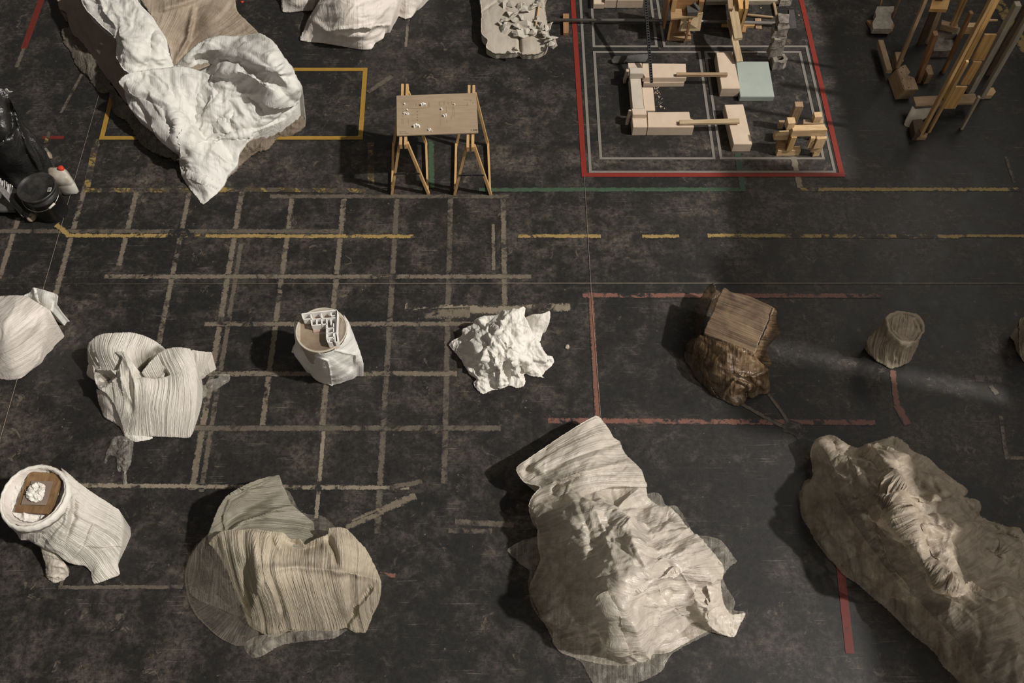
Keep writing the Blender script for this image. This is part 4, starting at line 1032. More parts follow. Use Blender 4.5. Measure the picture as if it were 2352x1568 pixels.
M['clear'] = make_cloth('clear_crinkled_plastic', (.55, .52, .46), (.4, .38, .33), rough=.15, fiber=10, fstr=.3, wr=14, wstr=.9, transl=.2, trans=.68, spec=.9)
M['pearl'] = make_cloth('pearly_sheet', (.72, .65, .56), (.58, .52, .44), rough=.3, fiber=16, fstr=.55, wr=6, wstr=.5, transl=.22, trans=.06, spec=.6, sattr=True)
M['veil'] = make_cloth('crumpled_veil', (.58, .49, .385), (.40, .335, .26), rough=.4, fiber=12, fstr=.4, wr=7, wstr=.6, transl=.25, trans=.15, spec=.55, sattr=True)
M['veildark'] = make_cloth('thin_veil', (.42, .36, .28), (.26, .22, .17), rough=.45, fiber=12, fstr=.4, wr=7, wstr=.6, transl=.25, trans=.45, spec=.5, sattr=True)
M['crump'] = make_cloth('crumpled_cotton', (.80, .76, .70), (.70, .665, .61), rough=.7, fiber=30, fstr=.3, wr=9, wstr=.35, transl=.12)
M['amber'] = make_cloth('amber_resin_film', (.34, .225, .125), (.10, .06, .03), rough=.28, fiber=16, fstr=.6, wr=6, wstr=.6, transl=.2, trans=.1, spec=.8, deep=True, sattr=True)
M['ambertop'] = make_cloth('scratched_resin_face', (.27, .185, .115), (.075, .05, .032), rough=.4, fiber=22, fstr=.8, wr=4, wstr=.2, transl=.0, spec=.6, uvs=(1, .03), deep=True)
M['amberdark'] = make_cloth('dark_resin_film', (.15, .10, .055), (.05, .034, .02), rough=.3, fiber=12, fstr=.5, wr=6, wstr=.6, transl=.1, trans=.4, spec=.7, deep=True)
M['clay'] = make_cloth('layered_clay', (.40, .335, .255), (.25, .205, .155), rough=.85, fiber=14, fstr=.9, wr=6, wstr=.5, transl=0, uvs=(1, .12), spec=.2, deep=True)
M['slab'] = make_cloth('cracked_plaster_slab', (.42, .375, .315), (.33, .29, .24), rough=.85, fiber=8, fstr=.2, wr=4, wstr=.25, transl=0, stain=.35, spec=.2)
M['shard'] = make_cloth('plaster_shard', (.46, .42, .365), (.34, .30, .26), rough=.8, fiber=12, fstr=.6, wr=8, wstr=.3, transl=0, spec=.2)
M['binbag'] = make_cloth('black_bin_bag', (.022, .021, .020), (.012, .012, .012), rough=.25, fiber=8, fstr=.4, wr=6, wstr=.8, transl=0, spec=.9)

# --- big white crumpled sculpture, upper left
wd = empty('crumpled_paper_sculpture', P(430, 200), 'huge white crumpled paper sculpture on grey wadding over the yellow tape rectangle', 'sculpture')
sheet('wadding_fringe', [(140,70,.05),(175,60,.1),(225,150,.1),(300,250,.1),(400,330,.1),(440,330,.05),(425,378,.01),(395,365,.01),(345,345,.01),(318,325,.01),(298,285,.01),(262,260,.01),(250,210,.01),(228,212,.01),(205,180,.01),(175,150,.01),(162,122,.01),(148,100,.01)],
      [(200,150,.10),(250,190,.12),(290,240,.11),(340,300,.12),(380,340,.09)], M['felt'], wd, step=3.5, jit=3.2, seed=21, folds=[(18, 260, 14, .035), (9, 500, 7, .018)])
sheet('wadding_corner', [(540,340,.1),(600,290,.12),(660,255,.12),(690,252,.08),(702,285,.02),(688,300,.02),(668,310,.01),(640,312,.01),(620,340,.01),(585,352,.01),(560,370,.01),(530,402,.01),(505,400,.05)],
      [(640,285,.10),(585,330,.09),(670,280,.09)], M['feltlight'], wd, step=3.2, jit=2.6, seed=22, folds=[(18, 200, 14, .03), (9, 400, 7, .014)])
sheet('beige_side', [(125,-60,.25),(131,-10,.2),(135,20,.16),(152,30,.12),(165,75,.1),(195,105,.1),(235,165,.1),(262,200,.1),(300,250,.1),(350,290,.08),(400,345,.05),(430,360,.05),(440,250,.12),(330,150,.28),(280,60,.42),(200,-60,.5)],
      [(200,40,.36),(250,110,.36),(300,180,.34),(360,270,.26)], M['papershade'], wd, step=4, jit=1.6, creases=[(70, 6, 44, .014, 1.0, 1.0)], seed=23, fac=[(40,.02,1.0,2),(16,.009,1.0,2)])
sheet('inner_lining', [(300,-60,.55),(520,-60,.5),(545,25,.5),(595,78,.5),(560,110,.46),(480,150,.4),(400,175,.36),(370,140,.40),(360,60,.46)],
      [(420,20,.50),(470,40,.50),(395,150,.30),(410,120,.33),(440,90,.37),(500,70,.46),(455,30,.46)], M['lining'], wd, step=3.6, jit=.8, seed=24,
      wfield=[(395,150,0),(385,20,-.5),(330,-20,-.8),(450,-20,.1),(560,20,1.0),(600,80,1.7),(500,60,.9),(440,60,.35),(480,120,1.5),(420,120,.6)], pleats=[(8, .012), (26, .004)],
      strokes=[([(340,30),(440,0),(520,-40)], .04, 8), ([(398,150),(430,90),(445,20)], .06, 9, 1), ([(400,152),(490,90),(545,80)], .05, 8, 1)], skirt=False, thick=.006)
sheet('left_sheet', [(170,-60,.62),(182,-10,.55),(196,20,.52),(235,60,.52),(268,90,.5),(267,130,.5),(285,160,.5),(305,170,.48),(335,165,.45),(365,158,.42),(400,158,.36),(390,120,.48),(378,85,.54),(352,42,.58),(318,5,.60),(300,-60,.62)],
      [(230,20,.62),(285,60,.64),(320,100,.62),(345,140,.52),(305,120,.60),(260,-20,.66)], M['paper'], wd, step=3, jit=.7, creases=[(90, 5, 34, .022, .9, 2.6), (200, 2.6, 16, .010)], seed=25, fac=[(46,.075,.9,1.8),(22,.028,.5,1.7),(11,.009,.7,1.5)],
      strokes=[([(330,165),(345,120),(352,70)], -.06, 12), ([(215,0),(262,60),(270,110)], .03, 14, 1)])
sheet('right_sheet', [(398,152,.36),(425,128,.46),(460,95,.54),(505,82,.56),(560,82,.57),(598,76,.74),(625,92,.78),(652,130,.76),(676,160,.66),(691,195,.50),(692,225,.3),(682,252,.24),(655,272,.22),(600,300,.20),(520,330,.2),(430,330,.22),(360,300,.26),(300,250,.30),(285,200,.34),(330,155,.40)],
      [(470,150,.46),(540,120,.72),(600,140,.86),(640,180,.80),(665,220,.54),(560,200,.52),(480,230,.46),(600,240,.40),(520,290,.32),(430,180,.42),(650,150,.84)], M['paper'], wd, step=3, jit=.7, creases=[(110, 6, 44, .028, -.4, 1.6), (300, 2.8, 18, .010, -.6, 2.2)], seed=26,
      fac=[(64,.085,-.5,2.0),(28,.032,-.6,1.8),(12,.009,-.4,1.6)],
      strokes=[([(410,160),(480,130),(560,150),(640,200),(676,235)], -.07, 12), ([(430,130),(520,105),(620,120)], .03, 12, 1), ([(480,165),(560,165),(630,205)], .05, 14, 1), ([(405,160),(450,160),(500,150)], -.06, 10)])
sheet('front_flap', [(272,189,.48),(288,172,.50),(330,160,.50),(385,155,.48),(420,152,.48),(455,160,.47),(500,180,.46),(570,215,.42),(640,240,.34),(672,250,.28),(650,278,.2),(600,298,.2),(590,305,.18),(553,345,.12),(545,378,.09),(522,405,.05),(515,425,.03),(495,448,.015),(465,469,.01),(448,450,.01),(430,425,.02),(416,398,.04),(411,350,.08),(402,345,.16),(372,325,.22),(353,300,.26),(345,272,.30),(318,235,.36),(290,205,.42)],
      [(400,200,.52),(480,235,.36),(400,260,.42),(460,290,.26),(540,280,.33),(420,340,.28),(480,370,.18),(520,350,.18),(460,430,.06),(350,200,.51),(600,260,.33),(440,315,.34)], M['paper'], wd, step=2.8, jit=.7, creases=[(90, 6, 46, .024, 1.0, 1.5), (320, 2.8, 20, .010, 1.0, 2.0)], seed=27,
      fac=[(60,.065,1.0,2.2),(28,.028,1.0,2.2),(12,.008,1.0,2)],
      strokes=[([(405,270),(412,340),(416,400)], .05, 9, 1), ([(300,195),(390,240),(410,300)], .035, 12, 1), ([(425,322),(500,318),(590,300),(650,276)], .035, 7, 1), ([(450,318),(500,312),(580,294)], -.03, 8), ([(416,398),(450,405),(500,430)], .02, 6, 1)], skirt=True, tuck=.3)
# --- pillow bags at top
pw = sheet('white_sack', [(690,93,.01),(698,70,.05),(710,40,.14),(735,0,.25),(745,-60,.35),(925,-60,.35),(915,0,.25),(905,30,.18),(897,58,.10),(886,70,.05),(880,88,.02),(862,98,.02),(852,113,.01),(820,112,.01),(795,108,.01),(750,100,.01)],
      [(800,-20,.50),(780,30,.42),(830,30,.42),(860,50,.30),(760,70,.22),(820,80,.20),(870,20,.36)], M['pillow'], step=3, jit=.5, creases=[(70, 6, 50, .016, -.5, 1.2), (140, 3, 24, .007, -.4, 1.4)], seed=31, fac=[(60,.020,-.5,2.0),(24,.007,-.45,2.5),(9,.002,-.4,3)],
      strokes=[([(745,72),(800,66),(870,60),(895,58)], .05, 7, 1), ([(725,48),(750,72),(800,84),(850,80)], .03, 10, 1)])
T(pw, 'large creased white paper sack at the top edge, the front one of three', 'sack')
T(sheet('white_sack', [(646,2,.05),(650,-60,.2),(735,-60,.2),(722,10,.08),(716,24,.01),(690,26,.01),(650,28,.01)], [(690,-10,.18),(680,10,.10)], M['pillow'], step=3.4, jit=.5, seed=32, fac=[(30,.012),(12,.004)]),
  'small corner of a white sack showing at the left of the large creased one', 'sack')
T(sheet('white_sack', [(905,40,.03),(912,0,.15),(920,-60,.25),(1000,-60,.2),(968,5,.1),(955,22,.04),(945,40,.01),(930,44,.01),(915,38,.01)], [(945,-10,.2),(940,20,.10)], M['pillow'], step=2.8, jit=1.2, seed=33, fac=[(16,.016),(8,.006)]),
  'crumpled white sack end showing at the right of the large creased one', 'sack')
# --- cracked plaster slab
ps = empty('plaster_slab', P(1190, 60), 'thick cracked grey plaster slab with curled shards at the top edge', 'plaster slab')
sheet('slab_body', [(1104,-60,.12),(1105,20,.12),(1106,35,.12),(1105,68,.12),(1108,80,.12),(1120,92,.12),(1116,108,.10),(1125,116,.09),(1138,123,.08),(1180,122,.07),(1190,120,.07),(1200,125,.07),(1235,124,.07),(1255,112,.08),(1260,98,.09),(1262,80,.1),(1256,40,.12),(1252,10,.12),(1254,-60,.12)],
      [(1180,60,.14),(1150,30,.14),(1220,90,.12)], M['slab'], ps, step=2.6, jit=.9, seed=41, tuck=-.05, folds=[(30, 20, 30, .01), (10, 80, 8, .003)],
      strokes=[([(1192,78),(1194,104),(1195,122)], -.04, 3), ([(1107,28),(1142,4),(1165,25)], -.015, 2.5), ([(1107,32),(1155,32)], -.010, 2)])
rs = random.Random(5); k = 0
for (x, y, s, an) in ((1175,28,14,.4),(1162,45,11,1.5),(1158,60,13,2.0),(1178,38,12,.9),(1198,35,11,.2),(1190,58,12,1.1),(1212,58,15,.5),(1208,72,14,0.2),(1186,72,12,.8),(1224,70,12,1.9),(1206,20,14,1.2),(1222,12,13,.3),(1190,8,14,1.7),(1170,8,13,.6),(1236,8,12,1.4),(1236,45,9,1.2),(1245,60,12,.9),(1258,56,12,.4),(1262,85,13,1.2),(1267,98,10,1.8),(1250,72,11,.3),(1182,112,8,2.1),(1150,50,6,1)):
    for rep_ in range(2):
        n = 5 + int(rs.random()*3); c_ = P(x + rs.uniform(-4, 4)*rep_, y + rs.uniform(-4, 4)*rep_, .165 + .02*rep_); s_ = s/165*(1.05 if not rep_ else .7)
        tl_ = Vector((rs.uniform(-.8, .8), rs.uniform(-.8, .8), 1)).normalized(); q_ = tl_.to_track_quat('Z', 'Y'); bend = rs.uniform(.3, 1.1); ring = []
        for i in range(n):
            a_ = an + rep_ + 2*math.pi*(i + rs.uniform(-.25, .25))/n; r_ = s_*rs.uniform(.7, 1.25); u_ = math.cos(a_)*r_; v_ = math.sin(a_)*r_*.75
            ring.append(q_ @ Vector((u_, v_, -abs(u_)*bend*.6)))
        top_ = [c_ + v for v in ring]; cen_ = c_ + q_ @ Vector((0, 0, .004)); dn = q_ @ Vector((0, 0, -.009))
        bm = bmesh.new(); tv = [bm.verts.new(v) for v in top_]; bv = [bm.verts.new(v + dn) for v in top_]; ct_ = bm.verts.new(cen_); cb_ = bm.verts.new(cen_ + dn)
        for i in range(n):
            e = (i+1) % n; bm.faces.new((tv[i], tv[e], ct_)); bm.faces.new((bv[e], bv[i], cb_)); bm.faces.new((tv[i], bv[i], bv[e], tv[e]))
        for v in bm.verts: v.co.z = max(v.co.z, .10)
        frombm('shard', bm, M['shard'], ps)
    k += 1
beam('lath', P(1249,-50,.16), P(1231,58,.16), .02, .012, M['palepine_y'], ps)
# --- black bin bag
bb = sheet('bin_bag', [(-60,225,.95),(-8,200,.95),(8,202,.92),(18,212,.88),(26,232,.8),(40,255,.65),(60,290,.5),(85,320,.38),(105,350,.22),(112,378,.1),(104,398,.03),(102,412,.01),(75,425,.01),(40,432,.01),(20,410,.03),(0,385,.04),(-60,350,.05)],
      [(10,300,.74),(30,330,.56),(60,350,.36),(80,380,.2),(50,400,.12),(20,370,.35),(10,250,.88)], M['binbag'], step=3.2, jit=.8, seed=61, folds=[(50, 24, 60, .03, 1.2, .8), (22, 90, 22, .010, 1.0, 1.2)],
      strokes=[([(25,235),(28,290),(22,310),(0,325)], -.10, 7), ([(20,215),(35,262),(60,330),(92,395)], .05, 8, 1), ([(-10,330),(25,318),(35,300)], .05, 5, 1)])
T(bb, 'glossy black plastic bag draped over a stand at the left edge', 'plastic bag')
T(sheet('paper_scrap', [(10,205,.95),(16,203,.97),(20,209,.98),(30,210,.93),(22,214,.92),(18,216,.92)], [(18,209,.97)], M['paper'], step=1.5, jit=.2, seed=62, skirt=False, thick=.003), 'torn white paper scrap on top of the black plastic bag', 'paper')
cw = empty('caster', P(115, 362), 'beige caster wheel peeking from under the black plastic bag', 'caster')
wheel('wheel', Vector((P(117,363).x, P(117,363).y, .04)), (.9, .3, .1), .038, .03, M['rubber'], cw); beam('fork', Vector((P(112,358).x, P(112,358).y, .11)), Vector((P(116,363).x, P(116,363).y, .04)), .05, .012, M['dullsteel'], cw)
# --- white paper form at left edge
lf = empty('folded_paper_form', P(20, 800), 'rounded white folded paper form cut by the left edge of the picture', 'paper form')
sheet('paper_body', [(-60,690,.3),(0,680,.36),(30,678,.4),(60,680,.42),(95,700,.42),(116,715,.40),(112,740,.32),(102,760,.28),(104,775,.22),(95,800,.14),(90,825,.08),(75,845,.03),(48,868,.01),(20,873,.01),(0,870,.01),(-60,860,.01)],
      [(50,760,.42),(0,780,.4),(30,840,.16),(70,720,.46),(0,720,.46),(80,780,.26)], M['pillow'], lf, step=3, jit=.6, creases=[(40, 4, 40, .006, 2.2, .8)], seed=71, folds=[(50, 20, 50, .015, 2.2, .6), (20, 50, 16, .005, 2.2, .9)],
      wfield=[(0,700,0),(100,720,.8),(0,870,1.6),(90,830,1.7),(50,780,.9)], pleats=[(6, .008), (22, .002)])
sheet('paper_corner', [(70,670,.36),(76,660,.42),(95,664,.44),(127,674,.44),(134,680,.44),(130,686,.42),(125,690,.40),(117,713,.36),(100,704,.34),(80,690,.32),(50,684,.34),(58,676,.34)], [(100,685,.42)], M['paper'], lf, step=2.4, jit=.4, seed=72, folds=[(20, 20, 20, .006)],
      strokes=[([(76,660),(85,680),(90,700)], .03, 4, 1)], skirt=True, tuck=.5)
# --- white pleated fabric
pf = empty('pleated_fabric_sculpture', P(340, 960), 'bright white finely pleated fabric folded into an open collar on the floor', 'sculpture')
sheet('side_flap', [(436,806,.32),(460,806,.30),(478,808,.28),(487,811,.26),(475,838,.16),(462,862,.08),(450,872,.04),(440,860,.10)], [(460,830,.22)], M['pleat'], pf, step=2.2, jit=.8, seed=81,
      wfield=[(440,810,0),(487,812,1.0),(448,870,0.2),(465,855,.8),(455,835,.35)], pleats=[(9, .012), (28, .004)])
sheet('back_collar', [(201,800,.30),(205,785,.36),(225,770,.42),(245,765,.45),(300,763,.46),(330,770,.45),(360,785,.42),(378,800,.40),(400,830,.34),(370,865,.30),(320,872,.28),(260,860,.30),(225,850,.22),(204,835,.16),(201,815,.24)],
      [(240,800,.45),(300,795,.44),(350,810,.38),(320,840,.20),(328,855,.10),(270,820,.40),(225,810,.38),(300,830,.34)], M['pleat'], pf, step=2.2, jit=.8, seed=82,
      wfield=[(328,860,0),(205,840,-1.8),(203,800,-1.5),(230,770,-1.1),(270,764,-.7),(310,765,-.2),(345,776,.2),(380,800,.7),(395,830,1.3),(300,810,-.2),(250,810,-.8),(350,820,.35)], pleats=[(9, .012), (28, .0045)],
      strokes=[([(325,860),(345,825),(368,798)], -.10, 9)])
sheet('front_panel', [(312,868,.38),(330,866,.38),(355,869,.36),(375,866,.36),(392,860,.36),(378,845,.37),(352,850,.36),(325,856,.34),(345,830,.38),(365,810,.41),(385,800,.43),(405,797,.44),(425,798,.44),(437,801,.43),(445,820,.40),(450,850,.36),(450,900,.28),(446,950,.16),(438,1003,.02),(400,1004,.02),(340,1002,.02),(290,1003,.02),(283,990,.03),(275,960,.12),(262,930,.2),(245,905,.24),(225,890,.26),(217,870,.28),(217,850,.32),(230,845,.34),(262,850,.38),(272,846,.40),(280,820,.44),(265,808,.45),(285,808,.46),(305,835,.44)],
      [(350,900,.36),(400,830,.45),(420,880,.38),(380,920,.30),(300,900,.33),(360,970,.14),(300,960,.16),(420,960,.15),(270,880,.33),(290,860,.42)], M['pleat'], pf, step=2.1, jit=.8, seed=83,
      wfield=[(262,930,-1.6),(240,900,-2.2),(220,860,-2.6),(275,970,-1.0),(290,1003,-.5),(330,1003,0),(380,1003,.7),(438,1003,1.5),(272,846,-1.1),(285,880,-.9),(312,868,-.2),(340,868,.15),(375,868,.6),(392,862,.8),(450,880,1.6),(437,801,1.9),(405,797,1.45),(380,801,1.0),(352,822,.55),(345,850,.3),(290,830,-.65),(262,808,-1.0),(350,935,.35),(400,930,.95)], pleats=[(5, .010), (12, .010), (28, .0045)],
      strokes=[([(272,850),(290,900),(305,930)], .03, 10, 1), ([(285,815),(310,880),(308,925)], .03, 9, 1), ([(296,850),(300,900),(300,950)], -.04, 7), ([(228,872),(248,868),(264,860)], -.20, 8), ([(216,848),(240,850),(264,849)], .07, 5, 1), ([(222,890),(245,884),(268,868)], .06, 5, 1)])
sheet('under_layer', [(222,893,.2),(245,905,.22),(265,935,.16),(280,960,.10),(286,1000,.01),(275,980,.01),(262,972,.01),(240,958,.02),(232,940,.04),(225,915,.1)], [(250,935,.14)], M['pillow'], pf, step=3, jit=.9, seed=84, folds=[(20, 20, 20, .01)])
sheet('left_tuck', [(203,836,.12),(215,840,.22),(218,872,.16),(205,866,.06),(199,858,.04)], [(210,855,.15)], M['pillow'], pf, step=2.6, jit=.5, seed=85)
sheet('under_hem', [(285,998,.02),(350,1003,.02),(345,1009,.01),(310,1015,.01),(300,1010,.01)], [(310,1006,.03)], M['crump'], pf, step=2.4, jit=.7, seed=86, folds=[(12, 20, 10, .008)])
def plastic(name, outl, inner, seed, lab, step=2.2):
    T(sheet(name, outl, inner, M['clear'], step=step, jit=1.0, seed=seed, fac=[(11,.02),(5,.010)], skirt=False, thick=0), lab, 'plastic')
plastic('crinkled_plastic', [(448,902,.01),(450,880,.02),(470,885,.03),(480,872,.05),(500,868,.05),(505,858,.06),(528,860,.04),(526,875,.02),(500,892,.02),(478,905,.01),(460,918,.01)], [(490,880,.05),(465,900,.03)], 87, 'clear crinkled plastic scrap on the floor right of the white pleated fabric')
plastic('crinkled_plastic', [(262,1005,.05),(280,1000,.06),(305,1010,.05),(305,1040,.04),(300,1065,.02),(290,1085,.01),(292,1113,.01),(282,1112,.01),(285,1085,.01),(276,1068,.02),(277,1083,.01),(270,1080,.01),(268,1050,.03),(250,1045,.02),(244,1064,.01),(239,1062,.01),(248,1030,.03)], [(285,1035,.08),(270,1030,.07),(290,1060,.05)], 88, 'clear plastic tatters trailing below the white pleated fabric')
T(tube('plastic_loop', [P(445+4*math.cos(a), 952+7*math.sin(a), .01) for a in [i*.7 for i in range(9)]], .003, M['clear']), 'tiny clear plastic loop beside the white pleated fabric', 'plastic')

# --- wrapped bucket with architectural model
c = P(766, 838); hW = .60
wb = empty('wrapped_bucket', c, 'white cloth-wrapped bucket carrying a small architectural model', 'bucket')
ct = P(738, 757, hW); cc0 = Vector((ct.x, ct.y, 0))
lathe('bucket_body', (cc0.x, cc0.y, 0), [(.175,.0),(.19,.02),(.205,hW-.03),(.208,hW-.005),(.198,hW),(.19,hW-.012),(.01,hW-.014)], M['wax'], wb, seg=64)
lathe('bucket_rim', (cc0.x, cc0.y, 0), [(.200,hW-.02),(.212,hW-.02),(.213,hW+.004),(.203,hW+.006),(.198,hW-.006)], M['whitewash'], wb, seg=64, caps=False)
sheet('cloth_wrap', [(678,735,.57),(690,775,.585),(712,800,.59),(737,812,.595),(762,806,.595),(784,790,.60),(795,768,.60),(797,745,.60),(789,722,.60),(800,738,.57),(812,768,.48),(825,800,.36),(835,835,.22),(834,842,.19),(820,845,.17),(812,860,.10),(800,870,.05),(785,880,.02),(765,885,.01),(740,880,.01),(720,868,.04),(708,850,.10),(698,840,.15),(684,825,.26),(676,815,.32),(672,800,.38),(678,785,.44),(675,760,.52)],
      [(740,840,.42),(770,820,.50),(800,800,.50),(815,820,.36),(720,830,.38),(760,865,.2),(790,850,.28),(700,810,.42),(805,770,.56),(740,822,.54)], M['paper'], wb, step=2.1, jit=.5, seed=91,
      wfield=[(737,812,0),(700,790,0.1),(790,780,0),(740,884,2.6),(800,860,2.3),(690,830,1.4),(765,850,1.4),(825,820,1.4),(800,740,0),(760,820,.5)], pleats=[(5, .010), (16, .003)], folds=[(30, 20, 30, .01, .2, .7)],
      strokes=[([(708,808),(730,822),(752,828),(757,845),(762,884)], .025, 3.5, 1), ([(770,805),(800,812),(818,815),(815,835)], .03, 4, 1), ([(812,815),(812,835),(803,850)], -.04, 6)])
sheet('torn_tag', [(669,808,.26),(679,790,.38),(683,805,.36),(682,822,.26),(676,812,.26)], [(678,808,.32)], M['paper'], wb, step=2, jit=.3, seed=92, skirt=False, thick=.003)
sheet('cloth_tip', [(752,880,.03),(765,870,.06),(765,884,.02),(761,887,.01)], [(760,880,.04)], M['crump'], wb, step=2, jit=.3, seed=93, skirt=False, thick=.003)
am = empty('architectural_model', P(755, 752, hW), 'white l-shaped architectural model with open rooms on the wrapped bucket', 'model')
zb_ = hW-.010; hm = .075
zt_ = zb_+hm
# rooms: wall lines seen from above at the height of the wall tops
def wl(x0, y0, x1, y1, w=.007, h=hm):
    a_, b_ = P(x0, y0, zt_), P(x1, y1, zt_)
    bm = bmesh.new(); bm_beam(bm, Vector((a_.x, a_.y, zb_+h/2)), Vector((b_.x, b_.y, zb_+h/2)), w, h); return bm
def addw(name, segs, w=.007, mat='whitemodel'):
    bm = bmesh.new()
    for s in segs:
        a_, b_ = P(s[0], s[1], zt_), P(s[2], s[3], zt_); bm_beam(bm, Vector((a_.x, a_.y, zb_+hm/2)), Vector((b_.x, b_.y, zb_+hm/2)), w, hm)
    return frombm(name, bm, M[mat], am)
flo = [(694,721),(773,711.5),(775,764),(777,786),(769,792),(754,788),(750,746),(716,754),(713,733),(697,733)]
fb_ = [P(x, y, zt_) for x, y in flo]; bm = bmesh.new(); bm_prism(bm, [Vector((v.x, v.y, zb_+.004)) for v in fb_], [Vector((v.x, v.y, zb_)) for v in fb_]); frombm('model_floor', bm, M['modelpink'], am)
addw('outer_walls', [(693,720.5,773,711.5),(693,720.5,697,733),(697,733,714,731.5),(714,731.5,716,747),(716,747,751,743.5),(750,743.5,750,776),(750,776,754,787),(754,787,763,786),(773,711.5,771,764)], .0085)
addw('thick_wall', [(773.5,713,771.5,763)], .014)
addw('room_wall', [(714,721,715,733)]); addw('room_wall', [(738,719,739,746)]); addw('room_wall', [(760,717,760,725),(760,725,769,724)]); addw('room_wall', [(714,733,770,729)])
for x in (727, 750, 760): addw('room_wall', [(x, 732, x, 745)])
for y in (754, 765, 776): addw('room_wall', [(750, y, 767, y-2)])
addw('room_wall', [(766,742,766,778)]); addw('room_wall', [(755,777,756,787)]); addw('room_wall', [(768,764,770,786),(770,786,776,784),(776,784,774,765)])
ac = prism('acrylic_sheet', [(691,724),(789,714),(789,716),(768,803),(690,806)], zb_+.0045-.001, zb_, M['acrylic'], None, 0)
T(ac, 'thin clear acrylic sheet under the white architectural model', 'acrylic sheet')
ac.location.z -= .0005

# --- crumpled white cloth
cr = empty('crumpled_cloth', P(1150, 800), 'heap of bright white crumpled cotton cloth in the middle of the floor', 'cloth')
sheet('raised_corner', [(1200,735,.10),(1222,722,.22),(1245,720,.24),(1262,714,.24),(1264,728,.20),(1260,745,.14),(1248,760,.08),(1240,785,.02),(1222,775,.05)], [(1240,740,.18)], M['crump'], cr, step=2.2, jit=.6, seed=101, fac=[(16,.012,2.4,2),(8,.005)])
sheet('cloth_heap', [(1031,790,.03),(1060,770,.06),(1062,755,.10),(1085,745,.14),(1090,735,.16),(1110,725,.20),(1140,722,.22),(1155,713,.24),(1170,714,.26),(1178,708,.28),(1190,709,.3),(1202,703,.3),(1207,708,.3),(1203,722,.27),(1212,740,.27),(1225,765,.25),(1238,785,.22),(1245,800,.18),(1255,815,.10),(1268,818,.06),(1272,832,.02),(1258,848,.01),(1245,862,.01),(1250,867,.01),(1225,864,.01),(1204,858,.02),(1206,878,.02),(1200,888,.01),(1185,891,.01),(1170,886,.02),(1150,893,.01),(1125,898,.01),(1110,905,.01),(1095,895,.01),(1087,880,.01),(1095,870,.02),(1080,860,.01),(1070,845,.01),(1055,820,.01)],
      [(1120,775,.28),(1160,770,.32),(1190,770,.32),(1140,815,.28),(1170,810,.30),(1100,800,.24),(1130,860,.12),(1180,850,.16),(1220,820,.18),(1080,800,.12),(1090,840,.08),(1150,745,.28),(1190,735,.31),(1200,800,.24)], M['crump'], cr, step=1.9, jit=1.0, creases=[(160, 3.2, 16, .007, 1.2, 2.4)], seed=102,
      fac=[(34,.040,1.2,1.4),(17,.028,1.2,1.5),(9,.014,1.2,1.4),(5,.005)], folds=[(22,60,16,.02)],
      strokes=[([(1105,775),(1135,820),(1150,850)], .02, 4, 1), ([(1130,740),(1165,790),(1200,815)], .02, 3.5, 1), ([(1150,830),(1148,890)], .04, 7, 1), ([(1175,825),(1195,870)], .05, 8, 1), ([(1192,835),(1200,850),(1205,860)], -.10, 7), ([(1165,840),(1165,885)], -.05, 5)])
# --- amber resin block
rb = empty('resin_block', P(1680, 800), 'brown amber resin film block with a scratched square face and crinkled edges', 'resin block')
sheet('dark_film', [(1628,655,.2),(1640,650,.24),(1645,665,.22),(1660,672,.2),(1630,690,.25),(1618,735,.25),(1605,800,.2),(1640,900,.05),(1658,918,.01),(1635,905,.01),(1620,888,.01),(1600,870,.01),(1585,845,.01),(1572,825,.01),(1575,790,.03),(1590,776,.06),(1603,772,.1),(1602,735,.12),(1606,690,.16)],
      [(1600,820,.08),(1620,870,.06),(1620,700,.24)], M['amberdark'], rb, step=2.8, jit=1.2, seed=111, fac=[(24,.016),(10,.008)])
sheet('amber_side', [(1605,770,.30),(1650,780,.36),(1700,795,.40),(1732,810,.40),(1740,825,.32),(1766,848,.18),(1765,870,.08),(1768,885,.04),(1765,902,.01),(1745,905,.01),(1728,915,.01),(1720,905,.04),(1712,922,.01),(1695,932,.01),(1660,918,.01),(1650,905,.03),(1620,870,.05),(1590,820,.10)],
      [(1650,840,.28),(1690,850,.28),(1660,880,.16),(1720,860,.24),(1740,880,.12),(1700,900,.10)], M['amber'], rb, step=2.2, jit=1.0, creases=[(160, 3, 16, .006)], sfield=[(1605,770,.3),(1590,820,.6),(1650,910,.5),(1650,830,.35),(1700,800,0),(1760,860,.15),(1740,900,.2)], seed=112, fac=[(40,.03),(18,.010,.3,2)],
      strokes=[([(1685,870),(1720,882),(1722,920)], .05, 5, 1), ([(1690,855),(1730,865),(1766,850)], .05, 6, 1), ([(1686,872),(1664,900),(1660,915)], .04, 6, 1), ([(1725,865),(1755,890),(1762,885)], .04, 5, 1)])
sheet('scratched_face', [(1660,662,.42),(1680,670,.43),(1720,680,.44),(1755,695,.45),(1779,708,.45),(1765,735,.44),(1745,780,.42),(1732,812,.40),(1690,794,.38),(1650,778,.36),(1617,764,.34),(1635,720,.38)], [(1700,740,.42)], M['ambertop'], rb, step=3, jit=.6, seed=113, tuck=.15,
      wfield=[(1660,662,0),(1779,708,0),(1617,764,2.4),(1732,812,2.4)], pleats=[(14, .002)], strokes=[([(1617,764),(1690,794),(1732,812)], .01, 4)])
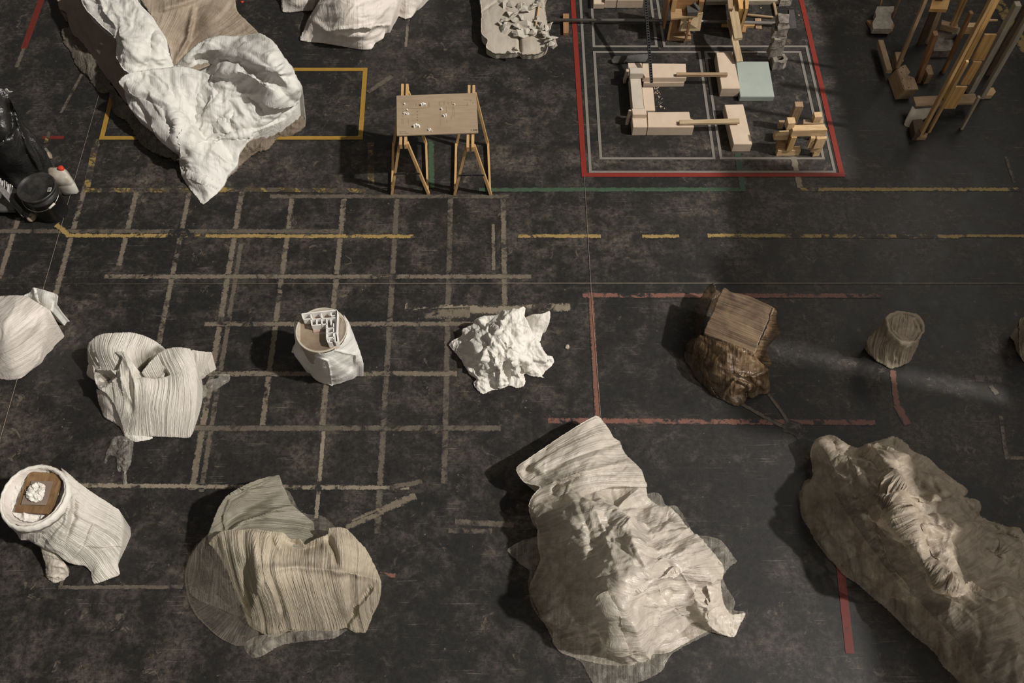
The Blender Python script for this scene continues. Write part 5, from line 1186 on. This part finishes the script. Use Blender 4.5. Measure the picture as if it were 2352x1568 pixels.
sheet('crinkled_edge', [(1775,706,.45),(1785,716,.40),(1783,735,.34),(1792,765,.24),(1782,775,.2),(1760,792,.18),(1766,820,.1),(1772,835,.05),(1762,842,.04),(1748,832,.10),(1735,820,.30),(1733,808,.38),(1748,780,.40),(1765,740,.43)],
      [(1770,760,.32),(1752,810,.22)], M['amber'], rb, step=2, jit=.9, seed=114, folds=[(12, 50, 10, .016, .3, .8), (7, 80, 5, .006)], wfield=[(1778,706,0),(1792,765,1.2),(1735,815,2.2),(1768,840,2.6),(1760,792,1.8)], pleats=[(10, .006)],
      strokes=[([(1777,707),(1760,745),(1742,785),(1732,815)], .02, 3, 1)], tuck=.6)
# --- clay column
cy = empty('clay_column', P(2040, 815), 'short layered beige clay column with a curled top standing near the streak of light', 'clay column')
sheet('column_side', [(2030,730,.33),(2045,718,.36),(2075,716,.38),(2105,720,.36),(2122,740,.34),(2123,760,.32),(2112,778,.26),(2108,795,.20),(2098,815,.12),(2090,830,.06),(2070,840,.02),(2045,847,.01),(2030,838,.01),(2015,830,.02),(2005,818,.04),(1995,800,.08),(1991,780,.14),(2005,765,.2),(2022,745,.28)],
      [(2075,755,.40),(2060,775,.36),(2095,775,.33),(2050,800,.22),(2070,820,.12),(2020,790,.18),(2040,740,.37)], M['clay'], cy, step=2, jit=1.2, seed=121,
      wfield=[(2000,780,-1.4),(2030,735,-1.0),(2020,830,-.8),(2050,845,-.1),(2060,778,-.1),(2090,830,.9),(2110,780,1.1),(2120,740,1.3),(2030,800,-.55),(2080,800,.4)], pleats=[(5, .022), (14, .008)], folds=[(14, 80, 10, .008)])
bm = bmesh.new(); t0 = P(2078, 750, .385)
lathe('column_top', (t0.x, t0.y, 0), [(.155,.30),(.165,.375),(.155,.392),(.146,.394),(.140,.376),(.125,.372),(.120,.382),(.105,.384),(.10,.374),(.06,.372),(.03,.378),(.003,.376)], M['clay'], cy, seg=72, wob=lambda a, z: 1 + .05*math.sin(3*a+.6) + .03*math.sin(7*a+z*40) + .02*math.sin(15*a), caps=False)
T(sheet('clay_form', [(2352,728,.3),(2342,735,.25),(2340,760,.15),(2341,790,.1),(2345,820,.02),(2360,838,.01),(2420,840,.01),(2450,780,.2),(2420,720,.3)], [(2390,770,.36)], M['clay'], step=3, jit=1.2, seed=125, folds=[(20, 30, 18, .02)]), 'edge of a grey clay form cut by the right side of the picture', 'clay form')

# --- bucket with osb board, lower left
hO = .62
co = P(80, 1138, hO); c0 = Vector((co.x, co.y, 0))
ob = empty('draped_drum', Vector((co.x, co.y, 0)), 'round drum wrapped in white pleated paper at the lower left', 'drum')
lathe('drum_body', (c0.x, c0.y, 0), [(.20,0),(.215,.02),(.232,hO-.05),(.236,hO+.02),(.225,hO+.03),(.214,hO+.015),(.205,hO-.09),(.01,hO-.10)], M['pillow'], ob, seg=96, wob=lambda a, z: 1 + .012*math.sin(5*a) + .008*math.sin(17*a+z*9) + .006*math.sin(41*a))
lathe('rolled_rim', (c0.x+.004, c0.y-.012, 0), [(.222,hO-.05),(.248,hO-.06),(.256,hO-.01),(.246,hO+.028),(.232,hO+.034),(.224,hO+.01)], M['crump'], ob, seg=96, wob=lambda a, z: 1 + .016*math.sin(3*a+1) + .01*math.sin(23*a+z*20), caps=False)
sheet('torn_stuffing', [(62,1080,.54),(95,1068,.55),(125,1075,.55),(145,1100,.55),(148,1140,.55),(125,1180,.55),(90,1200,.55),(50,1195,.55),(25,1175,.55),(18,1140,.55),(28,1105,.55)], [(85,1135,.54)], M['crump'], ob, step=2.6, jit=1, seed=131, folds=[(14, 160, 10, .022), (8, 200, 5, .008)], skirt=False, thick=.004)
zO = hO-.02
osb = prism('osb_board', [(67,1082),(145,1088),(116,1181),(32,1174)], zO, zO-.022, M['osb'], None, .001); T(osb, 'rough brown strand board lying inside the drum rim', 'board')
tl = prism('clay_tile', [(72,1104),(121,1105),(104,1160),(48,1158),(58,1123),(66,1124)], zO+.016, zO+.001, M['cardtile'], None, .001); T(tl, 'grey brown square tile lying on the strand board', 'tile')
fl = sheet('paper_flower', [(60,1137,zO+.03),(67,1118,zO+.04),(78,1111,zO+.05),(90,1107,zO+.05),(103,1114,zO+.04),(103,1126,zO+.03),(102,1135,zO+.04),(95,1148,zO+.03),(82,1153,zO+.03),(70,1149,zO+.03)], [(82,1130,zO+.05),(75,1135,zO+.06),(92,1122,zO+.06)], M['crump'], step=1.3, jit=1.3, seed=132, folds=[(7, 60, 5.5, .020), (4, 80, 3, .007)], skirt=False, thick=.003)
T(fl, 'small crumpled white paper flower on the clay tile', 'paper flower')
sheet('pleated_wrap', [(140,1075,.60),(152,1082,.62),(190,1115,.54),(230,1142,.46),(265,1165,.38),(273,1170,.36),(280,1200,.30),(277,1250,.16),(270,1295,.04),(275,1318,.01),(255,1328,.005),(215,1340,.005),(208,1312,.02),(195,1300,.05),(175,1297,.1),(150,1288,.18),(130,1270,.22),(95,1255,.22),(75,1243,.26),(95,1222,.40),(118,1205,.50),(140,1180,.56),(155,1150,.61),(160,1120,.62),(152,1095,.62)],
      [(200,1180,.46),(180,1230,.38),(230,1220,.32),(150,1230,.42),(240,1270,.16),(220,1310,.06),(120,1240,.36),(190,1270,.22),(170,1150,.56)], M['pleat'], ob, step=2.4, jit=.7, creases=[(50, 4, 40, .006, -.9, .8)], seed=133,
      wfield=[(140,1075,0),(273,1170,0),(155,1110,.4),(280,1230,1.0),(270,1300,1.7),(160,1200,1.6),(140,1270,3.2),(80,1243,3.6),(210,1310,2.6),(215,1220,1.5),(100,1225,3.0)], pleats=[(4, .012), (15, .004)], folds=[(30, 20, 40, .014, -.9, .7)],
      strokes=[([(172,1140),(168,1190),(150,1240)], -.05, 7), ([(160,1150),(150,1200),(120,1240)], .03, 6, 1), ([(215,1200),(200,1240),(165,1285)], .025, 5, 1), ([(75,1243),(120,1262),(150,1285),(175,1296)], .015, 5)])
sheet('lower_wrap', [(5,1170,.5),(12,1195,.48),(50,1222,.46),(95,1222,.44),(85,1245,.3),(60,1237,.3),(48,1240,.3),(38,1225,.3),(15,1200,.38)], [(50,1230,.40)], M['pillow'], ob, step=2.8, jit=.8, seed=134, tuck=.5)
sheet('gathered_foot', [(95,1255,.2),(130,1272,.18),(150,1295,.12),(158,1320,.02),(150,1328,.01),(140,1335,.01),(125,1338,.01),(108,1325,.02),(105,1300,.08),(98,1275,.14)], [(128,1310,.09),(120,1280,.17)], M['pearl'], ob, step=2.2, jit=1.2, seed=135, folds=[(14, 60, 10, .014, .2, .6), (8, 80, 6, .006)])
tube('loose_thread', [P(205,1253,.34), P(240,1257,.26), P(270,1253,.2), P(282,1256,.16), P(290,1254,.14)], .0015, M['rope'], ob)

# --- cream pleated sculpture
cs = empty('pleated_fabric_sculpture', P(660, 1330), 'large cream translucent pleated fabric hood at the lower left of centre', 'sculpture')
sheet('sheer_fan', [(423,1325,.01),(430,1290,.04),(450,1250,.10),(475,1240,.16),(500,1230,.3),(530,1300,.3),(560,1400,.2),(590,1440,.1),(590,1475,.01),(560,1483,.01),(538,1482,.01),(500,1462,.01),(455,1420,.01),(432,1380,.01)],
      [(480,1330,.16),(500,1400,.10),(530,1440,.06)], M['sheerpleat'], cs, step=2.8, jit=.8, seed=141, wfield=[(520,1240,0),(425,1300,-1.2),(423,1360,-2.0),(460,1425,-3.2),(510,1470,-4.2),(560,1483,-5.2),(590,1460,-6),(500,1330,-1.9),(530,1400,-3.6)], pleats=[(5, .010), (18, .003)])
sheet('sheer_bag', [(432,1335,.04),(434,1300,.12),(445,1265,.20),(465,1238,.28),(490,1222,.36),(520,1270,.40),(545,1340,.36),(552,1400,.26),(550,1415,.2),(500,1395,.12),(460,1380,.08),(437,1362,.05)],
      [(480,1300,.28),(500,1350,.24)], M['sheer'], cs, step=3, jit=.6, seed=142, wfield=[(490,1222,0),(432,1330,-1),(470,1390,0),(540,1400,1.2),(530,1290,1.2),(490,1310,.2)], pleats=[(7, .008), (20, .002)], skirt=False)
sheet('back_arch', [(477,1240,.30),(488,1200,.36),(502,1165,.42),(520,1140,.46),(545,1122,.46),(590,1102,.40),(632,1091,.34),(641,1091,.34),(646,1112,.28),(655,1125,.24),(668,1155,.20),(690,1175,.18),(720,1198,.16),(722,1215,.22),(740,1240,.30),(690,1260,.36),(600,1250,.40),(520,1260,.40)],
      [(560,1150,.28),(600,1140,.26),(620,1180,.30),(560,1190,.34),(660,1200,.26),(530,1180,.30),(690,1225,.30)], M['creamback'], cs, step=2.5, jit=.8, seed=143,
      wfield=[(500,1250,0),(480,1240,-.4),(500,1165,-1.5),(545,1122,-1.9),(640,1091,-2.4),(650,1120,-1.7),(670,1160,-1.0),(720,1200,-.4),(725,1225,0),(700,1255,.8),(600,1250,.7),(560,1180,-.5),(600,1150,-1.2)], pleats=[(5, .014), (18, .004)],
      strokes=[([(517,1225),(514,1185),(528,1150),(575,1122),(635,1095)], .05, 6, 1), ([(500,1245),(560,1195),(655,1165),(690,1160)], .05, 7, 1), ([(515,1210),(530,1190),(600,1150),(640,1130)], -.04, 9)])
sheet('pleated_hood', [(478,1247,.34),(495,1228,.42),(520,1216,.46),(545,1217,.47),(580,1214,.47),(612,1219,.46),(650,1222,.44),(668,1238,.40),(690,1238,.42),(700,1250,.38),(725,1237,.42),(752,1226,.46),(757,1212,.46),(780,1210,.46),(798,1215,.46),(820,1238,.44),(842,1262,.40),(860,1295,.34),(873,1328,.28),(876,1345,.26),(870,1380,.16),(858,1410,.08),(846,1440,.02),(838,1453,.01),(815,1452,.01),(795,1442,.02),(770,1448,.01),(720,1448,.01),(680,1450,.01),(660,1449,.01),(640,1460,.01),(620,1462,.01),(590,1448,.02),(568,1432,.05),(560,1400,.14),(545,1370,.22),(520,1310,.32),(492,1262,.34)],
      [(600,1260,.50),(660,1290,.50),(740,1290,.50),(800,1290,.48),(620,1310,.50),(700,1320,.48),(780,1330,.42),(840,1330,.36),(600,1370,.38),(680,1390,.28),(760,1400,.20),(820,1400,.18),(620,1430,.10),(560,1290,.44),(580,1340,.42)], M['cream'], cs, step=2.3, jit=.9, sfield=[(500,1230,.3),(540,1300,.35),(560,1400,.45),(600,1300,.05),(700,1300,0),(840,1300,.08),(840,1440,.3),(700,1430,.15),(600,1440,.3),(640,1380,.15)], seed=144,
      wfield=[(492,1262,-2.2),(520,1218,-1.7),(560,1217,-1.2),(600,1217,-.8),(650,1224,-.2),(690,1240,.3),(725,1240,.7),(757,1212,1.1),(790,1213,1.6),(840,1262,2.1),(873,1330,2.9),(560,1300,-1.3),(600,1300,-.7),(680,1300,.2),(760,1310,1.1),(820,1320,1.9),(575,1430,-1.7),(620,1460,-1.0),(680,1450,-.2),(740,1448,.5),(795,1444,1.1),(838,1453,1.9),(858,1410,2.5),(545,1370,-1.9)], pleats=[(2.6, .040), (8, .012), (26, .005)],
      strokes=[([(582,1220),(590,1280),(600,1330),(572,1430)], .03, 12, 1), ([(560,1290),(566,1340),(570,1380)], -.05, 9), ([(600,1310),(680,1300),(780,1312),(870,1330)], .035, 8), ([(752,1230),(770,1270),(775,1300)], -.07, 7), ([(660,1245),(700,1262),(740,1250)], -.05, 9), ([(855,1345),(820,1390),(795,1440)], -.06, 6), ([(640,1270),(620,1230)], -.04, 6), ([(630,1330),(650,1400),(640,1440)], -.03, 8)])
sheet('sheer_hem', [(560,1478,.02),(590,1460,.04),(640,1455,.05),(700,1448,.04),(795,1445,.03),(790,1452,.01),(765,1466,.01),(720,1470,.01),(660,1478,.01),(630,1488,.01),(610,1502,.01),(583,1511,.01),(568,1500,.01)],
      [(610,1480,.04),(700,1460,.03)], M['sheer'], cs, step=2.6, jit=1.1, seed=145, folds=[(22, 40, 18, .014), (9, 60, 8, .006)], skirt=False)
sheet('sheer_tuck', [(640,1118,.02),(665,1130,.03),(690,1175,.1),(740,1185,.1),(770,1210,.2),(745,1228,.3),(720,1225,.3),(690,1190,.16),(655,1150,.08)], [(700,1195,.15)], M['sheer'], cs, step=2.6, jit=1.2, seed=146, folds=[(16, 40, 14, .014)], skirt=False)

# --- pearly sheet sculpture, lower centre
pe = empty('pearly_sheet_sculpture', P(1430, 1330), 'huge pearly crumpled sheet draped over a bulky form at the lower centre', 'sculpture')
sheet('sheer_underlay', [(1165,1262,.01),(1200,1240,.03),(1232,1232,.06),(1300,1200,.1),(1500,1130,.1),(1530,1160,.05),(1556,1163,.03),(1585,1210,.04),(1590,1228,.05),(1632,1232,.06),(1655,1240,.05),(1693,1288,.01),(1676,1300,.01),(1660,1330,.01),(1688,1380,.01),(1685,1400,.02),(1710,1405,.02),(1698,1440,.01),(1680,1455,.01),(1640,1450,.01),(1545,1500,.01),(1520,1540,.01),(1480,1562,.01),(1400,1590,.01),(1362,1568,.01),(1335,1520,.02),(1285,1495,.02),(1262,1455,.01),(1235,1400,.01),(1213,1350,.01),(1215,1310,.02),(1190,1290,.01)],
      [(1400,1350,.05),(1250,1290,.06),(1640,1265,.06),(1470,1530,.04),(1670,1420,.05)], M['sheer'], pe, step=3.6, jit=1.3, seed=151, fac=[(36,.02),(16,.010)], skirt=False)
sheet('main_drape', [(1222,1150,.26),(1216,1172,.22),(1230,1192,.2),(1237,1215,.18),(1232,1255,.12),(1238,1285,.08),(1222,1320,.04),(1214,1350,.03),(1220,1385,.03),(1245,1425,.03),(1270,1450,.03),(1268,1475,.02),(1290,1500,.02),(1335,1515,.02),(1370,1525,.02),(1410,1531,.01),(1455,1522,.01),(1490,1500,.02),(1540,1494,.02),(1600,1468,.01),(1622,1457,.01),(1640,1455,.01),(1684,1462,.01),(1672,1420,.06),(1658,1375,.12),(1652,1330,.18),(1658,1300,.22),(1640,1275,.26),(1610,1245,.28),(1580,1215,.28),(1560,1180,.26),(1535,1160,.26),(1520,1162,.24),(1490,1140,.24),(1484,1118,.28),(1478,1100,.30),(1400,1095,.36),(1300,1115,.34)],
      [(1350,1150,.52),(1440,1150,.50),(1300,1230,.48),(1400,1230,.62),(1500,1220,.66),(1290,1290,.36),(1400,1320,.68),(1500,1310,.78),(1580,1270,.60),(1630,1310,.38),(1300,1380,.20),(1410,1400,.66),(1420,1450,.40),(1500,1400,.50),(1570,1360,.46),(1620,1390,.30),(1350,1450,.14),(1480,1460,.30),(1560,1440,.18),(1440,1500,.12),(1280,1420,.14),(1250,1330,.16),(1620,1430,.14)],
      M['pearl'], pe, step=2.6, jit=.8, creases=[(120, 8, 70, .024, .2, 2.4), (380, 3.2, 28, .009, -.4, 1.8)], sfield=[(1350,1150,.05),(1500,1150,.05),(1640,1290,.05),(1680,1460,.1),(1500,1400,0),(1400,1300,0),(1250,1180,.35),(1240,1280,.55),(1222,1360,.75),(1270,1440,.75),(1340,1470,.55),(1330,1380,.45),(1420,1520,.35),(1330,1300,.25),(1500,1490,.1)], seed=152, fac=[(90,.085,.7,1.8),(46,.042,-.5,3.4),(20,.018,-.5,3.2),(9,.005,-.5,3)], folds=[(80, 10, 70, .05, 1.0, 1.6)],
      wfield=[(1230,1160,0),(1480,1100,0),(1650,1290,2.4),(1220,1350,2.4),(1400,1300,2.2),(1660,1450,5),(1340,1510,5),(1500,1400,3.6),(1270,1440,3.8)], pleats=[(8, .004), (24, .0015)],
      strokes=[([(1300,1250),(1295,1300),(1350,1330),(1400,1390),(1415,1450),(1440,1510)], .05, 18, 1), ([(1260,1400),(1340,1380),(1400,1370)], -.05, 22), ([(1400,1400),(1480,1340),(1570,1310),(1640,1290)], .04, 16, 1), ([(1420,1370),(1500,1330),(1570,1290)], -.05, 14),
               ([(1480,1110),(1400,1120),(1320,1130),(1230,1160)], -.05, 12), ([(1620,1300),(1640,1350),(1620,1420),(1680,1458)], .04, 8, 1), ([(1600,1330),(1570,1380),(1600,1430)], -.05, 14), ([(1455,1500),(1520,1460),(1610,1440)], -.03, 12), ([(1530,1370),(1580,1340)], -.07, 22)])
sheet('top_scarf', [(1369,955,.20),(1300,995,.24),(1240,1035,.28),(1192,1068,.30),(1186,1082,.28),(1205,1108,.26),(1240,1118,.28),(1222,1140,.28),(1216,1165,.24),(1260,1175,.32),(1340,1140,.42),(1410,1118,.40),(1484,1120,.28),(1480,1100,.26),(1474,1080,.24),(1455,1060,.22),(1435,1040,.20),(1425,1015,.18),(1410,1005,.18),(1395,980,.18)],
      [(1330,1010,.32),(1280,1060,.38),(1370,1060,.38),(1300,1110,.42),(1410,1090,.36),(1230,1080,.36)], M['pearl'], pe, step=2.5, jit=.7, creases=[(80, 4, 44, .007, -.5, 1.4)], seed=153,
      wfield=[(1369,955,0),(1186,1075,0.1),(1410,1005,.9),(1200,1110,1.4),(1475,1090,2.4),(1220,1160,2.8),(1400,1118,3),(1320,1060,1.5),(1270,1050,.8)], pleats=[(2.4, .028), (8, .010), (24, .003)], fac=[(34,.012,-.5,2.5),(14,.005,-.5,2)],
      strokes=[([(1240,1090),(1210,1085),(1222,1060)], -.05, 8), ([(1240,1120),(1330,1085),(1440,1060)], .04, 8, 1), ([(1215,1105),(1300,1062),(1420,1015)], -.04, 8), ([(1270,1132),(1280,1110),(1330,1095)], -.05, 7)], tuck=.3)
sheet('glossy_corner', [(1628,1290,.28),(1648,1282,.28),(1660,1300,.22),(1655,1340,.16),(1662,1385,.1),(1680,1410,.06),(1712,1408,.04),(1700,1435,.01),(1685,1463,.01),(1650,1453,.06),(1625,1430,.14),(1630,1380,.26),(1620,1330,.32)],
      [(1645,1360,.24),(1660,1420,.10)], M['pearl'], pe, step=2.4, jit=.9, creases=[(90, 3.4, 20, .007)], seed=154, fac=[(20,.016,1.4,2),(9,.006)])

# --- crumpled veil, lower right
ve = empty('crumpled_veil_sculpture', P(2150, 1330), 'long crumpled beige veil sculpture running out of the lower right corner', 'sculpture')
VO = [(1862,1045,.06),(1868,1020,.12),(1885,1003,.16),(1908,998,.2),(1930,1008,.2),(1950,1022,.18),(1970,1028,.16),(2000,1018,.2),(2025,1008,.24),(2050,998,.26),(2075,1010,.26),(2105,1035,.24),(2130,1048,.22),(2160,1080,.20),(2185,1100,.18),(2220,1128,.14),(2212,1142,.14),(2245,1150,.12),(2254,1165,.10),(2252,1185,.08),(2290,1202,.05),(2340,1228,.04),(2420,1300,.05),(2480,1400,.05),(2480,1640,.05),(2260,1640,.02),(2215,1568,.01),(2180,1530,.01),(2150,1490,.01),(2110,1452,.01),(2060,1405,.01),(2010,1358,.01),(1975,1330,.01),(1945,1312,.01),(1912,1275,.01),(1892,1250,.01),(1868,1210,.01),(1848,1175,.01),(1843,1140,.02),(1845,1115,.03),(1862,1095,.05)]
VI = [(1920,1060,.28),(2040,1050,.40),(2010,1110,.48),(2080,1090,.50),(2060,1170,.56),(2140,1150,.54),(2110,1250,.60),(2180,1230,.56),(2170,1330,.60),(2260,1300,.54),(2250,1400,.58),(2330,1380,.52),(2320,1480,.52),(2350,1560,.5),(1930,1130,.34),(1950,1200,.32),(2000,1240,.36),(2040,1300,.38),(2080,1360,.36),(2150,1430,.34),(2230,1500,.34),(2270,1570,.34),(1900,1160,.16),(1930,1250,.10),(2000,1310,.12),(2090,1400,.12),(2200,1510,.12),(2200,1180,.42),(2270,1240,.34),(2340,1300,.30),(1880,1060,.16)]
sheet('veil_body', VO, VI, M['veil'], ve, step=2.7, jit=1.6, creases=[(160, 8, 60, .026, .8, 2.0), (600, 3.6, 24, .010, .7, 2.4)], sfield=[(1900,1020,.15),(2050,1010,.05),(2250,1170,.1),(1850,1150,.5),(1900,1220,.75),(1950,1160,.5),(1980,1270,.7),(2050,1380,.75),(2030,1250,.45),(2130,1400,.6),(2200,1530,.75),(2300,1600,.5),(2120,1220,0),(2250,1330,.1),(2400,1400,.15),(2250,1450,.3),(2350,1550,.35)], seed=161, fac=[(70,.10,.9,2.2),(34,.040,.75,2.6),(15,.015,.6,2.8),(8,.004,.6,3)], folds=[(90, 14, 80, .05, .9, 1.6)],
      wfield=[(1870,1020,0),(1850,1150,1),(2060,1000,1),(1950,1300,3),(2250,1170,3.4),(2200,1540,6.4),(2420,1350,6),(2100,1250,3.4)], pleats=[(8, .004)],
      strokes=[([(1978,1110),(2010,1135),(2050,1160),(2095,1235),(2120,1290),(2165,1330),(2215,1345)], .09, 16, 1), ([(2000,1100),(2080,1135),(2140,1150),(2165,1135),(2140,1090)], .06, 12, 1), ([(2060,1090),(2110,1110),(2140,1150)], -.07, 16), ([(2180,1110),(2240,1170),(2300,1220),(2352,1260)], .06, 12, 1), ([(2180,1170),(2230,1230),(2300,1290)], -.08, 20),
               ([(1960,1130),(2010,1200),(2060,1300),(2120,1370)], -.10, 22), ([(1905,1010),(1925,1050),(1965,1060)], -.08, 14), ([(1960,1045),(2010,1030),(2070,1040)], .04, 9, 1), ([(2190,1330),(2280,1360),(2380,1370)], .06, 14, 1), ([(2240,1250),(2290,1260),(2330,1300)], .05, 10, 1)])
sheet('thin_veil_edge', [(1858,1100,.10),(1900,1110,.24),(1960,1200,.30),(2040,1310,.26),(2130,1400,.24),(2220,1500,.22),(2280,1640,.2),(2240,1640,.01),(2205,1568,.01),(2172,1535,.01),(2142,1496,.01),(2100,1460,.01),(2050,1412,.01),(2002,1368,.01),(1968,1340,.01),(1935,1320,.01),(1900,1278,.01),(1880,1250,.01),(1856,1210,.01),(1838,1175,.01),(1836,1140,.02),(1845,1112,.05)],
      [(1900,1180,.22),(1960,1270,.20),(2060,1370,.18),(2160,1480,.16)], M['veildark'], ve, step=3.4, jit=1.4, creases=[(120, 7, 50, .018, .9, 1.4), (260, 3.2, 22, .006)], seed=162, fac=[(44,.05,.9,2.6),(20,.018,.9,2.6)], skirt=False)
